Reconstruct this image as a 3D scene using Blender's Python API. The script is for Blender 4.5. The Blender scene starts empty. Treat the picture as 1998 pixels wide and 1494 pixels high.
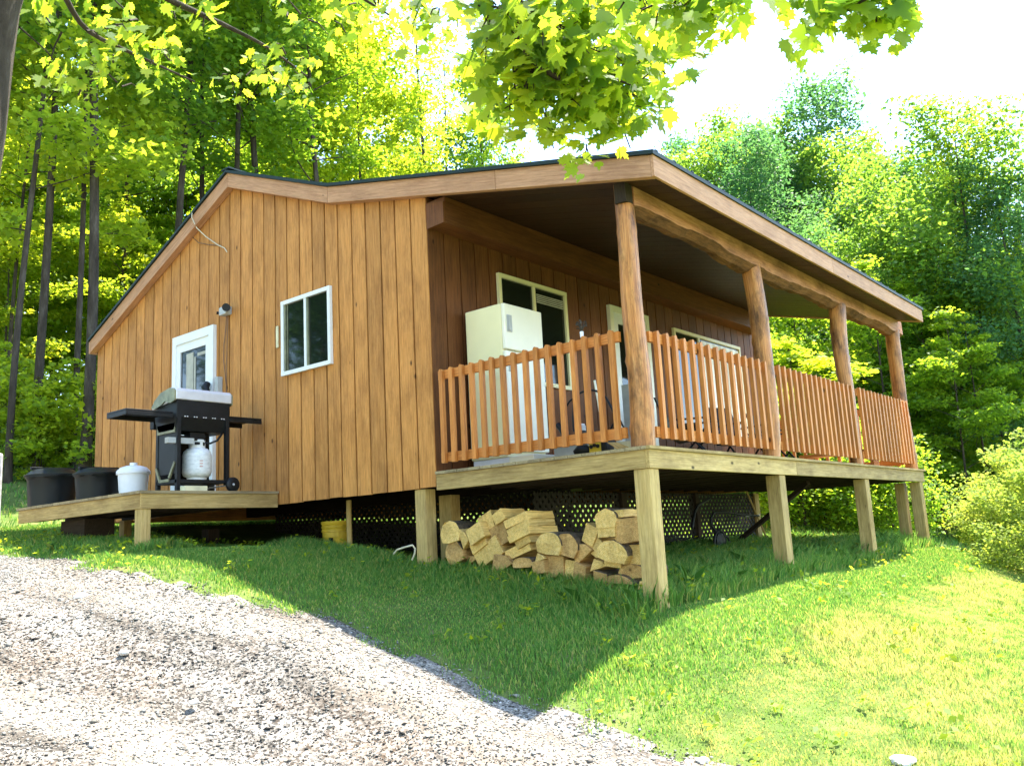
import bpy, math, random
import numpy as np
from math import radians, sin, cos, pi
from mathutils import Vector, Matrix
rnd = random.Random(7); rng = np.random.default_rng(11)
S = bpy.context.scene; COL = S.collection

# ------------------------------------------------------------------ camera
CAMP = np.array([5.90811834, -6.01701705, -0.659605279])
YAW, PITCH, ROLL, FPX = -0.684923105, 0.174320413, -0.0540340166, 1710.04108
def cam_axes():
    f = np.array([sin(YAW)*cos(PITCH), cos(YAW)*cos(PITCH), sin(PITCH)])
    r = np.array([cos(YAW), -sin(YAW), 0.]); u = np.cross(r, f)
    return r*cos(ROLL)+u*sin(ROLL), -r*sin(ROLL)+u*cos(ROLL), f
CR, CU, CF = cam_axes()
cd = bpy.data.cameras.new('camera'); cam = bpy.data.objects.new('camera', cd); COL.objects.link(cam)
cd.sensor_width = 36; cd.sensor_fit = 'HORIZONTAL'; cd.lens = FPX/1998*36; cd.clip_start = .05; cd.clip_end = 800
cam.matrix_world = Matrix(((CR[0], CU[0], -CF[0], CAMP[0]), (CR[1], CU[1], -CF[1], CAMP[1]), (CR[2], CU[2], -CF[2], CAMP[2]), (0, 0, 0, 1)))
S.camera = cam
def rayd(px, py): return CF + CR*(px-999)/FPX - CU*(py-747)/FPX
def at(px, py, d): return CAMP + rayd(px, py)*d
def hit(px, py, ax, val):
    d = rayd(px, py); return CAMP + d*((val-CAMP[ax])/d[ax])

# ------------------------------------------------------------------ light
SUNDIR = Vector((.2, 1.7, 4.03)).normalized()
w = bpy.data.worlds.new('World'); S.world = w; w.use_nodes = True
nt = w.node_tree; bg = nt.nodes['Background']; sky = nt.nodes.new('ShaderNodeTexSky'); sky.sky_type = 'NISHITA'
sky.sun_disc = False; sky.sun_elevation = math.asin(SUNDIR.z); sky.sun_rotation = math.atan2(SUNDIR.x, SUNDIR.y)
sky.air_density = 1.0; sky.dust_density = .4; sky.ozone_density = 1.0
nt.links.new(sky.outputs[0], bg.inputs[0]); bg.inputs[1].default_value = .15
sl = bpy.data.lights.new('sun', 'SUN'); sl.energy = 4.3; sl.angle = radians(.5); sl.color = (1, .93, .82)
so = bpy.data.objects.new('sun', sl); COL.objects.link(so); so.rotation_euler = SUNDIR.to_track_quat('Z', 'Y').to_euler()
S.view_settings.view_transform = 'Standard'; S.view_settings.look = 'None'; S.view_settings.gamma = 1; S.view_settings.exposure = 2.5

# ------------------------------------------------------------------ materials
def newmat(name, rough=.7, spec=.3, metal=0):
    m = bpy.data.materials.new(name); m.use_nodes = True; n = m.node_tree; b = n.nodes['Principled BSDF']
    b.inputs['Roughness'].default_value = rough; b.inputs['Specular IOR Level'].default_value = spec; b.inputs['Metallic'].default_value = metal
    return m, n, b
def N(n, t, **k):
    o = n.nodes.new('ShaderNode'+t)
    for a, v in k.items():
        if a in o.inputs: o.inputs[a].default_value = v
        else: setattr(o, a, v)
    return o
def ramp(n, src, stops):
    r = n.nodes.new('ShaderNodeValToRGB'); e = r.color_ramp.elements
    while len(e) < len(stops): e.new(.5)
    for x, (p, c) in zip(e, stops): x.position = p; x.color = (*c, 1) if len(c) == 3 else c
    n.links.new(src, r.inputs[0]); return r.outputs[0]
def mix(n, f, a, b, bt='MIX'):
    m = n.nodes.new('ShaderNodeMix'); m.data_type = 'RGBA'; m.blend_type = bt
    for s, v in ((0, f), (6, a), (7, b)):
        if hasattr(v, 'is_output') or isinstance(v, bpy.types.NodeSocket): n.links.new(v, m.inputs[s])
        else: m.inputs[s].default_value = (*v, 1) if isinstance(v, tuple) and len(v) == 3 else v
    return m.outputs[2]
def noise(n, vec, scale, detail=4, rough=.6, mul=(1, 1, 1)):
    mp = N(n, 'Mapping'); mp.inputs['Scale'].default_value = mul; n.links.new(vec, mp.inputs[0])
    t = N(n, 'TexNoise', Scale=scale, Detail=detail, Roughness=rough); n.links.new(mp.outputs[0], t.inputs['Vector']); return t.outputs['Fac']
def bump(n, b, h, dist=.01, st=.5):
    u = N(n, 'Bump', Distance=dist, Strength=st); n.links.new(h, u.inputs['Height']); n.links.new(u.outputs[0], b.inputs['Normal'])
def attr(n, name): a = N(n, 'Attribute'); a.attribute_name = name; return a

def plain(name, c, rough=.6, spec=.3, metal=0, var=.15, scale=6):
    m, n, b = newmat(name, rough, spec, metal); tc = N(n, 'TexCoord').outputs['Object']
    f = noise(n, tc, scale, 5)
    dk = tuple(x*(1-var*1.6) for x in c); lt = tuple(min(1, x*(1+var)) for x in c)
    n.links.new(ramp(n, f, [(.3, dk), (.7, lt)]), b.inputs['Base Color']); return m
def wood(name, dark, mid, light, rough=.62, grain=1.0, knots=True, stain=.5, spec=.25, lo=.5, ps=1.6, fs=60):
    m, n, b = newmat(name, rough, spec); v = attr(n, 'loc').outputs['Vector']; tone = attr(n, 'tone').outputs['Fac']
    g = noise(n, v, 9, 8, .7, (.35, 6, 6)); col = ramp(n, g, [(.28, dark), (.5, mid), (.75, light)])
    fine = noise(n, v, fs, 3, .6, (.12, 3, 3)); col = mix(n, .35, col, ramp(n, fine, [(.3, (.35, .35, .35)), (.6, (1, 1, 1))]), 'MULTIPLY')
    pt = noise(n, v, ps, 5, .7, (1, 2.2, 2.2)); col = mix(n, stain, col, ramp(n, pt, [(.34, (lo, lo*.9, lo*.82)), (.55, (1, 1, 1)), (.8, (1.15, 1.08, .95))]), 'MULTIPLY')
    if knots:
        vo = N(n, 'TexVoronoi', Scale=1.9); mp = N(n, 'Mapping'); mp.inputs['Scale'].default_value = (1, 1.9, 1.9); n.links.new(v, mp.inputs[0]); n.links.new(mp.outputs[0], vo.inputs['Vector'])
        col = mix(n, ramp(n, vo.outputs['Distance'], [(.03, (1, 1, 1)), (.07, (0, 0, 0))]), col, tuple(x*.25 for x in dark))
    col = mix(n, 1.0, col, ramp(n, tone, [(0, (.85, .83, .81)), (1, (1.14, 1.11, 1.07))]), 'MULTIPLY')
    n.links.new(col, b.inputs['Base Color']); bump(n, b, g, .004*grain, .5); return m
def leafmat(name, base, trans, rough=.45, tw=.5):
    m, n, b = newmat(name, rough, .35); tone = attr(n, 'tone').outputs['Fac']; tc = N(n, 'TexCoord').outputs['Object']
    big = noise(n, tc, .45, 3)
    vt = ramp(n, tone, [(0, (.55, .68, .6)), (.5, (1, 1, 1)), (1, (1.45, 1.25, .8))]); vb = ramp(n, big, [(.3, (.7, .85, .8)), (.7, (1.25, 1.12, .9))])
    c1 = mix(n, 1., mix(n, 1., base, vt, 'MULTIPLY'), vb, 'MULTIPLY'); c2 = mix(n, 1., mix(n, 1., trans, vt, 'MULTIPLY'), vb, 'MULTIPLY')
    n.links.new(c1, b.inputs['Base Color']); tr = N(n, 'BsdfTranslucent'); n.links.new(c2, tr.inputs[0])
    ms = N(n, 'MixShader'); ms.inputs[0].default_value = tw; out = n.nodes['Material Output']
    n.links.new(b.outputs[0], ms.inputs[1]); n.links.new(tr.outputs[0], ms.inputs[2]); n.links.new(ms.outputs[0], out.inputs[0]); return m

M = {}
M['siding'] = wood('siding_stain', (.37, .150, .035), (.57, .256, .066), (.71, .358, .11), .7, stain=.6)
M['porchsiding'] = wood('porch_siding_shaded', (.09, .030, .009), (.165, .060, .017), (.24, .095, .028), .6, stain=.5)  # siding colours darkened, the porch shade is put into them
M['groove'] = plain('groove_stain', (.055, .012, .006), .9)
M['fascia'] = wood('fascia_stain', (.36, .17, .08), (.54, .29, .15), (.66, .38, .21), .65, stain=.4)
M['log'] = wood('log_varnish', (.22, .07, .018), (.55, .23, .06), (.78, .42, .15), .42, 1.5, stain=1., spec=.4, lo=.22, ps=2.6)
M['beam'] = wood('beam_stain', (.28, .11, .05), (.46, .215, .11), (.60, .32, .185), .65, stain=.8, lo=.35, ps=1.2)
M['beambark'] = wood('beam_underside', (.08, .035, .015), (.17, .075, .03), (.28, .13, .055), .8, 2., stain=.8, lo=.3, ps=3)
M['rail'] = wood('railing_stain', (.38, .13, .028), (.60, .228, .050), (.73, .32, .085), .55, stain=.35, spec=.3)
M['treated'] = wood('pressure_treated', (.31, .21, .070), (.50, .352, .135), (.64, .475, .21), .75, stain=.7)
M['deck'] = wood('deck_board', (.22, .17, .09), (.34, .27, .15), (.44, .36, .22), .8, stain=.5)
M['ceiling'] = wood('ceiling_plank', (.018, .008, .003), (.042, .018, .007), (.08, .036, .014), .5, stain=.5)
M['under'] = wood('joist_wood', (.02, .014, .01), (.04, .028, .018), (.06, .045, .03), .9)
M['fire'] = wood('split_wood', (.56, .34, .09), (.80, .54, .18), (.92, .70, .31), .8, .3, knots=True, stain=.5, fs=16, lo=.45, ps=3)
M['fire2'] = wood('split_wood_aged', (.36, .19, .06), (.54, .33, .12), (.68, .46, .20), .85, .3, stain=.7, fs=16, lo=.4, ps=3)
for k_ in ('fire', 'fire2'):
    n = M[k_].node_tree; b = n.nodes['Principled BSDF']; src = b.inputs['Base Color'].links[0].from_socket; tc = N(n, 'TexCoord').outputs['Object']
    wv = N(n, 'TexWave', Scale=22., Distortion=2.2, Detail=3.); wv.wave_type = 'RINGS'; wv.rings_direction = 'Y'; n.links.new(tc, wv.inputs['Vector'])
    n.links.new(mix(n, .55, src, ramp(n, wv.outputs['Fac'], [(.1, (.80, .72, .62)), (.6, (1.05, 1.04, 1.02))]), 'MULTIPLY'), b.inputs['Base Color'])
M['logbark'] = plain('log_bark', (.13, .09, .055), .9, var=.5, scale=30)
M['metalroof'] = plain('roof_metal', (.006, .020, .016), .6, .4)
M['white'] = plain('white_vinyl', (.80, .80, .76), .4, .4, var=.03)
M['cream'] = plain('cream_enamel', (.84, .77, .44), .35, .4, var=.04, scale=2)
M['creamw'] = plain('white_enamel', (.88, .84, .66), .3, .5, var=.04, scale=2)
M['black'] = plain('black_plastic', (.008, .009, .010), .45, .3, var=.3)
M['bag'] = plain('bin_liner', (.004, .006, .006), .45, .3, var=.3)
M['blackmetal'] = plain('black_steel', (.009, .010, .011), .5, .3, .1, var=.3)
M['steel'] = plain('dull_steel', (.70, .71, .74), .3, .6, .25, var=.06)
M['olive'] = plain('olive_metal', (.26, .255, .15), .4, .5, .3, var=.3, scale=9)  # mottled olive tone for lid ends, grill side frame and window edges
M['greyp'] = plain('grey_plastic', (.45, .46, .44), .5, var=.1)
M['tank'] = None
M['yellow'] = plain('yellow_plastic', (.75, .52, .04), .45, var=.1)
M['yellowb'] = plain('yellow_bucket', (.62, .40, .03), .45, var=.2)
M['red'] = plain('faded_red_print', (.62, .16, .12), .5, var=.3, scale=40)
M['whitep'] = plain('white_plastic', (.78, .78, .80), .4, var=.05)
M['cable'] = plain('cream_cable', (.62, .55, .38), .5)
M['cabled'] = plain('brown_cable', (.16, .09, .05), .5)
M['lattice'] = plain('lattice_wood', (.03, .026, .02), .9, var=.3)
M['curtain'] = plain('curtain_cloth', (.45, .44, .36), .9, var=.15)
M['brick'] = plain('cream_block', (.72, .66, .42), .85, var=.15)
M['stone'] = plain('pale_stone', (.55, .52, .48), .9, var=.3, scale=12)
m, n, b = newmat('window_glass', .04, .6); b.inputs['Base Color'].default_value = (.008, .012, .008, 1); M['glass'] = m
m, n, b = newmat('tank_paint', .45, .4); tc = N(n, 'TexCoord').outputs['Object']
n.links.new(ramp(n, noise(n, tc, 14, 8, .75, (1, 1, 2.5)), [(.38, (.62, .64, .62)), (.62, (.86, .87, .85)), (.72, (.25, .2, .16))]), b.inputs['Base Color']); M['tank'] = m
# bark
m, n, b = newmat('bark', .9, .15); tc = N(n, 'TexCoord').outputs['Object']; f = noise(n, tc, 7, 8, .75, (1, 1, .25))
n.links.new(ramp(n, f, [(.3, (.022, .017, .012)), (.55, (.07, .055, .04)), (.75, (.15, .13, .10))]), b.inputs['Base Color']); bump(n, b, f, .05, .8); M['bark'] = m
M['leaf'] = leafmat('maple_leaf', (.085, .165, .014), (.50, .70, .045), .6, tw=.53)
M['leafd'] = leafmat('dark_leaf', (.065, .15, .025), (.42, .64, .06), .6, tw=.5)  # slightly darker green than the maple leaf
M['leafy'] = leafmat('young_leaf', (.13, .20, .015), (.70, .82, .05), .6, tw=.55)
M['leafb'] = leafmat('far_leaf', (.042, .115, .05), (.17, .38, .11), .6, tw=.44)
M['leafc'] = leafmat('mid_leaf', (.06, .14, .03), (.34, .56, .06), .6, tw=.46)
M['leafn'] = leafmat('near_maple_leaf', (.06, .14, .03), (.58, .76, .05), .65, tw=.6)
M['bush'] = leafmat('bush_leaf', (.20, .27, .04), (.5, .6, .09), .75, tw=.45)
# grass blades
m, n, b = newmat('grass_blade', .5, .25); tone = attr(n, 'tone').outputs['Fac']; geo = N(n, 'NewGeometry').outputs['Position']
pp = noise(n, geo, .9, 5, .65); dry = noise(n, geo, 5.5, 5, .75)
c = ramp(n, tone, [(0, (.07, .20, .04)), (.5, (.15, .31, .06)), (.85, (.27, .38, .085)), (1, (.50, .44, .16))])
sxx = N(n, 'SeparateXYZ'); n.links.new(geo, sxx.inputs[0]); lawn = N(n, 'MapRange'); n.links.new(sxx.outputs[0], lawn.inputs[0]); lawn.inputs[1].default_value = 2.2; lawn.inputs[2].default_value = 3.4
pd = ramp(n, mix(n, lawn.outputs[0], (0., 0., 0.), mix(n, .72, pp, dry)), [(.42, (0, 0, 0)), (.6, (.8, .8, .8))])
c = mix(n, pd, c, (.50, .46, .20)); n.links.new(c, b.inputs['Base Color'])
tr = N(n, 'BsdfTranslucent'); n.links.new(mix(n, 1., c, (2.0, 1.75, 1.15), 'MULTIPLY'), tr.inputs[0]); ms = N(n, 'MixShader'); ms.inputs[0].default_value = .45
n.links.new(b.outputs[0], ms.inputs[1]); n.links.new(tr.outputs[0], ms.inputs[2]); n.links.new(ms.outputs[0], n.nodes['Material Output'].inputs[0]); M['grass'] = m
m, n, b = newmat('soil_turf', .95, .1); geo = N(n, 'NewGeometry').outputs['Position']
c = ramp(n, noise(n, geo, 2.2, 8, .7), [(.3, (.05, .085, .018)), (.55, (.11, .15, .035)), (.75, (.22, .19, .09))])
n.links.new(c, b.inputs['Base Color']); bump(n, b, noise(n, geo, 25, 6), .03, .6); M['turf'] = m
# gravel
m, n, b = newmat('gravel_surface', .9, .2); geo = N(n, 'NewGeometry').outputs['Position']; bd = attr(n, 'band').outputs['Fac']
vo = N(n, 'TexVoronoi', Scale=55, Randomness=1.); n.links.new(geo, vo.inputs['Vector'])
gv = ramp(n, vo.outputs['Color'], [(.15, (.03, .027, .023)), (.4, (.16, .15, .136)), (.75, (.30, .285, .262))])
gv = mix(n, 1., gv, ramp(n, noise(n, geo, 130, 4, .7), [(.3, (.35, .34, .33)), (.6, (1.1, 1.1, 1.1))]), 'MULTIPLY')
rd = ramp(n, noise(n, geo, .8, 6, .7), [(.48, (0, 0, 0)), (.62, (1, 1, 1))]); gv = mix(n, rd, gv, mix(n, .28, gv, (.17, .11, .065)))
sdn = attr(n, 'sd').outputs['Fac']; sx = N(n, 'SeparateXYZ'); n.links.new(geo, sx.inputs[0]); cb = N(n, 'CombineXYZ'); ml = N(n, 'Math', operation='MULTIPLY'); ml.inputs[1].default_value = 3.2; n.links.new(sdn, ml.inputs[0]); m2 = N(n, 'Math', operation='MULTIPLY'); m2.inputs[1].default_value = .45; n.links.new(sx.outputs[0], m2.inputs[0]); n.links.new(ml.outputs[0], cb.inputs[0]); n.links.new(m2.outputs[0], cb.inputs[1])
trk = noise(n, cb.outputs[0], 1.0, 6, .65); gv = mix(n, 1., gv, ramp(n, trk, [(.36, (.36, .33, .29)), (.5, (.95, .93, .9)), (.62, (1.6, 1.56, 1.48))]), 'MULTIPLY')
gv = mix(n, ramp(n, bd, [(0, (0, 0, 0)), (1, (.8, .8, .8))]), gv, (.22, .185, .145))
n.links.new(gv, b.inputs['Base Color']); bump(n, b, vo.outputs['Distance'], .006, .8); M['gravel'] = m
m, n, b = newmat('gravel_stone', .85, .25); tone = attr(n, 'tone').outputs['Fac']
n.links.new(ramp(n, tone, [(0, (.012, .011, .01)), (.25, (.06, .055, .048)), (.33, (.12, .108, .088)), (.7, (.215, .212, .19)), (1, (.50, .48, .45))]), b.inputs['Base Color']); M['pebble'] = m

# ------------------------------------------------------------------ mesh helpers
def tag(o, label=None, cat=None, group=None, kind=None):
    if label: o['label'] = label
    if cat: o['category'] = cat
    if group: o['group'] = group
    if kind: o['kind'] = kind
    return o
def empty(name, loc, label, cat, group=None):
    o = bpy.data.objects.new(name, None); COL.objects.link(o); o.location = loc; o.empty_display_size = .1
    return tag(o, label, cat, group)
class MB:
    def __init__(s): s.v = []; s.f = []; s.l = []; s.t = []; s.mi = []; s.sm = []
    def add(s, vs, fs, loc=None, tone=None, mi=0, smooth=False):
        o = len(s.v); tone = rnd.random() if tone is None else tone
        s.v += [tuple(v) for v in vs]; s.f += [tuple(i+o for i in f) for f in fs]
        off = (rnd.uniform(0, 50), rnd.uniform(0, 50), rnd.uniform(0, 50)) if loc is None else (0, 0, 0)
        if loc is None:
            e = [max(v[k] for v in vs)-min(v[k] for v in vs) for k in range(3)]; ax = e.index(max(e)); od = [ax]+[k for k in range(3) if k != ax]
            loc = [(v[od[0]]+off[0], v[od[1]]+off[1], v[od[2]]+off[2]) for v in vs]
        s.l += list(loc); s.t += [tone]*len(vs); s.mi += [mi]*len(fs); s.sm += [smooth]*len(fs); return s
    def box(s, x0, x1, y0, y1, z0, z1, **k):
        return s.hexa([(x0, y0, z0), (x1, y0, z0), (x1, y1, z0), (x0, y1, z0), (x0, y0, z1), (x1, y0, z1), (x1, y1, z1), (x0, y1, z1)], **k)
    def hexa(s, v, **k):
        return s.add(v, [(0, 3, 2, 1), (4, 5, 6, 7), (0, 1, 5, 4), (1, 2, 6, 5), (2, 3, 7, 6), (3, 0, 4, 7)], **k)
    def bar(s, a, b, wd, th, up=(0, 0, 1), **k):
        a, b, up = Vector(a), Vector(b), Vector(up); d = (b-a).normalized(); r = d.cross(up).normalized()*wd/2; u = r.cross(d).normalized()*th/2
        L = (b-a).length; o = (rnd.uniform(0, 50), rnd.uniform(0, 50), 0)
        vs = [a-r-u, a+r-u, b+r-u, b-r-u, a-r+u, a+r+u, b+r+u, b-r+u]; W = [(0, 0, 0), (0, wd, 0), (L, wd, 0), (L, 0, 0), (0, 0, th), (0, wd, th), (L, wd, th), (L, 0, th)]
        return s.hexa(vs, loc=[(x+o[0], y+o[1], z) for x, y, z in W], **k)
    def prism(s, poly, axis, a, b, **k):   # poly: 2-D points, extruded along axis 0/1/2 from a to b
        def P(p, t):
            q = list(p); q.insert(axis, t); return tuple(q)
        n_ = len(poly); vs = [P(p, a) for p in poly]+[P(p, b) for p in poly]
        return s.add(vs, [tuple(range(n_))[::-1], tuple(range(n_, 2*n_))]+[(i, (i+1) % n_, n_+(i+1) % n_, n_+i) for i in range(n_)], **k)
    def tube(s, pts, rads, seg=8, cap=True, **k):
        pts = [Vector(p) for p in pts]; vs = []; loc = []; fs = []; L = 0; o = (rnd.uniform(0, 50), rnd.uniform(0, 50))
        if not hasattr(rads, '__len__'): rads = [rads]*len(pts)
        t0 = (pts[1]-pts[0]).normalized(); x = t0.orthogonal().normalized()
        for i, p in enumerate(pts):
            t = (pts[min(i+1, len(pts)-1)]-pts[max(i-1, 0)]).normalized(); x = (x-t*x.dot(t)).normalized(); y = t.cross(x)
            if i: L += (p-pts[i-1]).length
            for j in range(seg):
                a = 2*pi*j/seg; vs.append(p+(x*cos(a)+y*sin(a))*rads[i]); loc.append((L+o[0], o[1]+.1*cos(a), .1*sin(a)))
        for i in range(len(pts)-1):
            for j in range(seg): fs.append((i*seg+j, i*seg+(j+1) % seg, (i+1)*seg+(j+1) % seg, (i+1)*seg+j))
        if cap: fs += [tuple(range(seg))[::-1], tuple(range(len(vs)-seg, len(vs)))]
        k.setdefault('smooth', True); return s.add(vs, fs, loc=loc, **k)
    def lathe(s, prof, c=(0, 0, 0), seg=28, **k):
        vs = [(c[0]+r*cos(2*pi*j/seg), c[1]+r*sin(2*pi*j/seg), c[2]+z) for r, z in prof for j in range(seg)]
        fs = [(i*seg+j, i*seg+(j+1) % seg, (i+1)*seg+(j+1) % seg, (i+1)*seg+j) for i in range(len(prof)-1) for j in range(seg)]
        fs += [tuple(range(seg))[::-1], tuple(range(len(vs)-seg, len(vs)))]; k.setdefault('smooth', True); return s.add(vs, fs, **k)
    def xf(s, Mx): s.v = [tuple(Mx @ Vector(v)) for v in s.v]; return s
    def build(s, name, mats, parent=None, bevel=0, world=True):
        me = bpy.data.meshes.new(name); me.from_pydata(s.v, [], s.f)
        a = me.attributes.new('loc', 'FLOAT_VECTOR', 'POINT'); a.data.foreach_set('vector', np.array(s.l, 'f').ravel())
        a = me.attributes.new('tone', 'FLOAT', 'POINT'); a.data.foreach_set('value', np.array(s.t, 'f'))
        mats = mats if isinstance(mats, (list, tuple)) else [mats]
        for m in mats: me.materials.append(M[m])
        me.polygons.foreach_set('material_index', s.mi); me.polygons.foreach_set('use_smooth', s.sm)
        o = bpy.data.objects.new(name, me); COL.objects.link(o)
        if any(s.sm): me.set_sharp_from_angle(angle=radians(50))
        if bevel: md = o.modifiers.new('bevel', 'BEVEL'); md.width = bevel; md.segments = 2; md.limit_method = 'ANGLE'
        if parent:
            o.parent = parent
            if world:
                p = Vector((0, 0, 0)); q = parent
                while q: p += q.location; q = q.parent
                me.transform(Matrix.Translation(-p-o.location))
        else:
            c = Vector((0, 0, 0)); xs = np.array(s.v); c = Vector((xs[:, 0].mean(), xs[:, 1].mean(), xs[:, 2].min())); me.transform(Matrix.Translation(-c)); o.location = c
        me.update(); return o
def npmesh(name, V, F, mat, tone=None, smooth=False, extra=None):
    """V: (n,3); F: (m,k) constant-size faces"""
    me = bpy.data.meshes.new(name); me.vertices.add(len(V)); me.vertices.foreach_set('co', V.astype('f').ravel())
    k = F.shape[1]; me.loops.add(F.size); me.loops.foreach_set('vertex_index', F.astype('i').ravel())
    me.polygons.add(len(F)); me.polygons.foreach_set('loop_start', np.arange(0, F.size, k, dtype='i'))
    me.polygons.foreach_set('loop_total', np.full(len(F), k, 'i'))
    me.update(calc_edges=True)
    if tone is not None: a = me.attributes.new('tone', 'FLOAT', 'POINT'); a.data.foreach_set('value', tone.astype('f'))
    for kk, vv in (extra or {}).items(): a = me.attributes.new(kk, 'FLOAT', 'POINT'); a.data.foreach_set('value', vv.astype('f'))
    if smooth: me.polygons.foreach_set('use_smooth', [True]*len(F))
    me.materials.append(M[mat]); me.validate(); return me
def link(name, me, loc=(0, 0, 0), parent=None):
    o = bpy.data.objects.new(name, me); COL.objects.link(o); o.location = loc
    if parent: o.parent = parent
    return o

# ------------------------------------------------------------------ terrain
CP = np.array([(-5.5, -1.7, -.46), (-2.5, -1.7, -.62), (-.2, .05, -.98), (2.3, .1, -1.26), (2.3, 2.5, -1.2), (2.3, 5.2, -1.15), (2.3, 7.6, -1.12), (0, 7.5, -.98), (0, 4, -1.0),
  (-2.2, .6, -.75), (-4.5, .8, -.55), (-7, 1, -.2), (-7, 7.7, -.35), (-3.5, 7.6, -.55), (5.9, -6, -2.25), (2.65, -2.0, -1.82), (3.4, -3.3, -2.06), (1.2, -1.7, -1.36), (0, -1.2, -.98), (-1.5, -1.3, -.66), (1.36, -4.3, -1.86), (4.8, -.7, -1.93), (7.5, 1.5, -2.7),
  (3.6, 8.2, -1.55), (6, 11, -2.9), (4.6, 5, -1.85), (6.5, 5, -2.6), (-9.5, -.5, .35), (-10.3, 1, .75), (-12.5, 2, 1.7), (-14.9, 3, 2.5), (-10, 8, .5), (-17, 4, 2.9), (-24, 10, 4.2), (-12, 14, .9),
  (-5, 15, -.3), (0, 12, -.9), (0, 20, -1.2), (5, 25, -3), (12, 14, -4.2), (20, 10, -6), (10, -10, -3.4), (-1.5, -4, -1.1), (-5, -4, -.85), (-9, -4, -.1), (-5, -10, -1.2), (-15, -8, 1.3),
  (-40, 40, 8), (-10, 40, 1.5), (0, 60, 0), (30, 60, -6), (60, 40, -9), (25, -25, -6), (-30, -25, 3), (-60, 0, 9), (-60, 80, 12), (60, 110, -8), (0, 120, 2)], float)
def tps():
    P = CP[:, :2]; d = np.linalg.norm(P[:, None]-P[None], axis=2); K = np.where(d > 0, d**2*np.log(d+1e-9), 0)+np.eye(len(P))*.05
    Q = np.c_[np.ones(len(P)), P]; A = np.block([[K, Q], [Q.T, np.zeros((3, 3))]]); return np.linalg.solve(A, np.r_[CP[:, 2], 0, 0, 0])
TW = tps()
def gz(x, y):
    x = np.atleast_1d(np.asarray(x, float)); y = np.atleast_1d(np.asarray(y, float)); z = TW[-3]+TW[-2]*x+TW[-1]*y
    for (cx, cy, _), wt in zip(CP, TW[:-3]):
        d = np.hypot(x-cx, y-cy); z = z+wt*np.where(d > 0, d*d*np.log(d+1e-9), 0)
    z = z+.025*np.sin(x*1.9+1)*np.sin(y*1.6)+.012*np.sin(x*5.1)*np.sin(y*4.3+2)
    return z
def g1(x, y): return float(gz(x, y)[0])
def cast(px, py):
    d = rayd(px, py); t = np.linspace(2, 60, 3000); P = CAMP+t[:, None]*d; b_ = np.where(P[:, 2] < gz(P[:, 0], P[:, 1]))[0]
    return P[b_[0]] if len(b_) else P[-1]
EDGE = np.array([cast(*p)[:2] for p in [(0, 1082), (110, 1092), (200, 1112), (320, 1135), (430, 1165), (540, 1188), (640, 1205), (725, 1248), (780, 1278), (875, 1306), (940, 1340), (985, 1366), (1045, 1384), (1114, 1383), (1160, 1410), (1240, 1442), (1400, 1494)]])
EDGE = np.vstack([[-40, EDGE[0, 1]+6.0], [-14, EDGE[0, 1]+.9], [-8.5, EDGE[0, 1]+.35], EDGE, [EDGE[-1, 0]+2.2, EDGE[-1, 1]-2.2], [EDGE[-1, 0]+9, EDGE[-1, 1]-10], [40, -42]])
def sdist(x, y):   # signed distance to the driveway edge, positive on the driveway
    x = np.asarray(x, float); y = np.asarray(y, float); best = np.full(x.shape, 1e9); sg = np.zeros(x.shape)
    for a, b_ in zip(EDGE[:-1], EDGE[1:]):
        d = b_-a; L2 = d@d; t = np.clip(((x-a[0])*d[0]+(y-a[1])*d[1])/L2, 0, 1); qx = x-a[0]-t*d[0]; qy = y-a[1]-t*d[1]; r = np.hypot(qx, qy)
        c = d[0]*(y-a[1])-d[1]*(x-a[0]); up = r < best-1e-6; best = np.where(up, r, best); sg = np.where(up, -np.sign(c), sg)
    return best*sg
def grid(x0, x1, y0, y1, s):
    xs = np.arange(x0, x1+s/2, s); ys = np.arange(y0, y1+s/2, s); X, Y = np.meshgrid(xs, ys); nx = len(xs); ny = len(ys)
    I = np.arange(nx*ny).reshape(ny, nx); F = np.stack([I[:-1, :-1], I[:-1, 1:], I[1:, 1:], I[1:, :-1]], -1).reshape(-1, 4); return X.ravel(), Y.ravel(), F
def axis_pts(lo, hi, a, b_, fine, grow=1.22):
    p = list(np.arange(a, b_+1e-6, fine)); s = fine
    q = []; t = a
    while t > lo: s *= grow; t -= s; q.append(max(t, lo))
    r = []; t = p[-1]; s = fine
    while t < hi: s *= grow; t += s; r.append(min(t, hi))
    return np.array(q[::-1]+p+r)
xs = axis_pts(-180, 180, -9, 8, .1); ys = axis_pts(-120, 260, -7, 9, .1); X, Y = np.meshgrid(xs, ys)
I = np.arange(X.size).reshape(X.shape); GF = np.stack([I[:-1, :-1], I[:-1, 1:], I[1:, 1:], I[1:, :-1]], -1).reshape(-1, 4)
GX, GY = X.ravel(), Y.ravel(); GZ = gz(GX, GY); SD = sdist(GX, GY)
def ruts(x, y, sd):
    return .035*np.sin(np.clip(sd, 0, 9)*3.3+.4)*np.clip(sd*2, 0, 1)*(1+.5*np.sin(x*1.3))
GZ = GZ+np.where(SD > 0, ruts(GX, GY, SD)*(np.hypot(GX, GY) < 15), 0)
me = npmesh('ground', np.c_[GX, GY, GZ], GF, 'turf', smooth=True); tag(link('ground', me), kind='structure')
cx, cy = GX[GF].mean(1), GY[GF].mean(1); sdc = sdist(cx, cy)+.05*np.sin(cx*9)*np.sin(cy*7)
K = (sdc > 0) & (sdc < 9) & (np.abs(cx) < 45) & (np.abs(cy) < 45); FF = GF[K]; u_, inv = np.unique(FF, return_inverse=True)
band = np.clip(.5+.5*np.sin(SD[u_]*4.4+.3*np.sin(GX[u_]*2)), 0, 1)**4*np.clip(SD[u_]*3, 0, 1)
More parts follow.
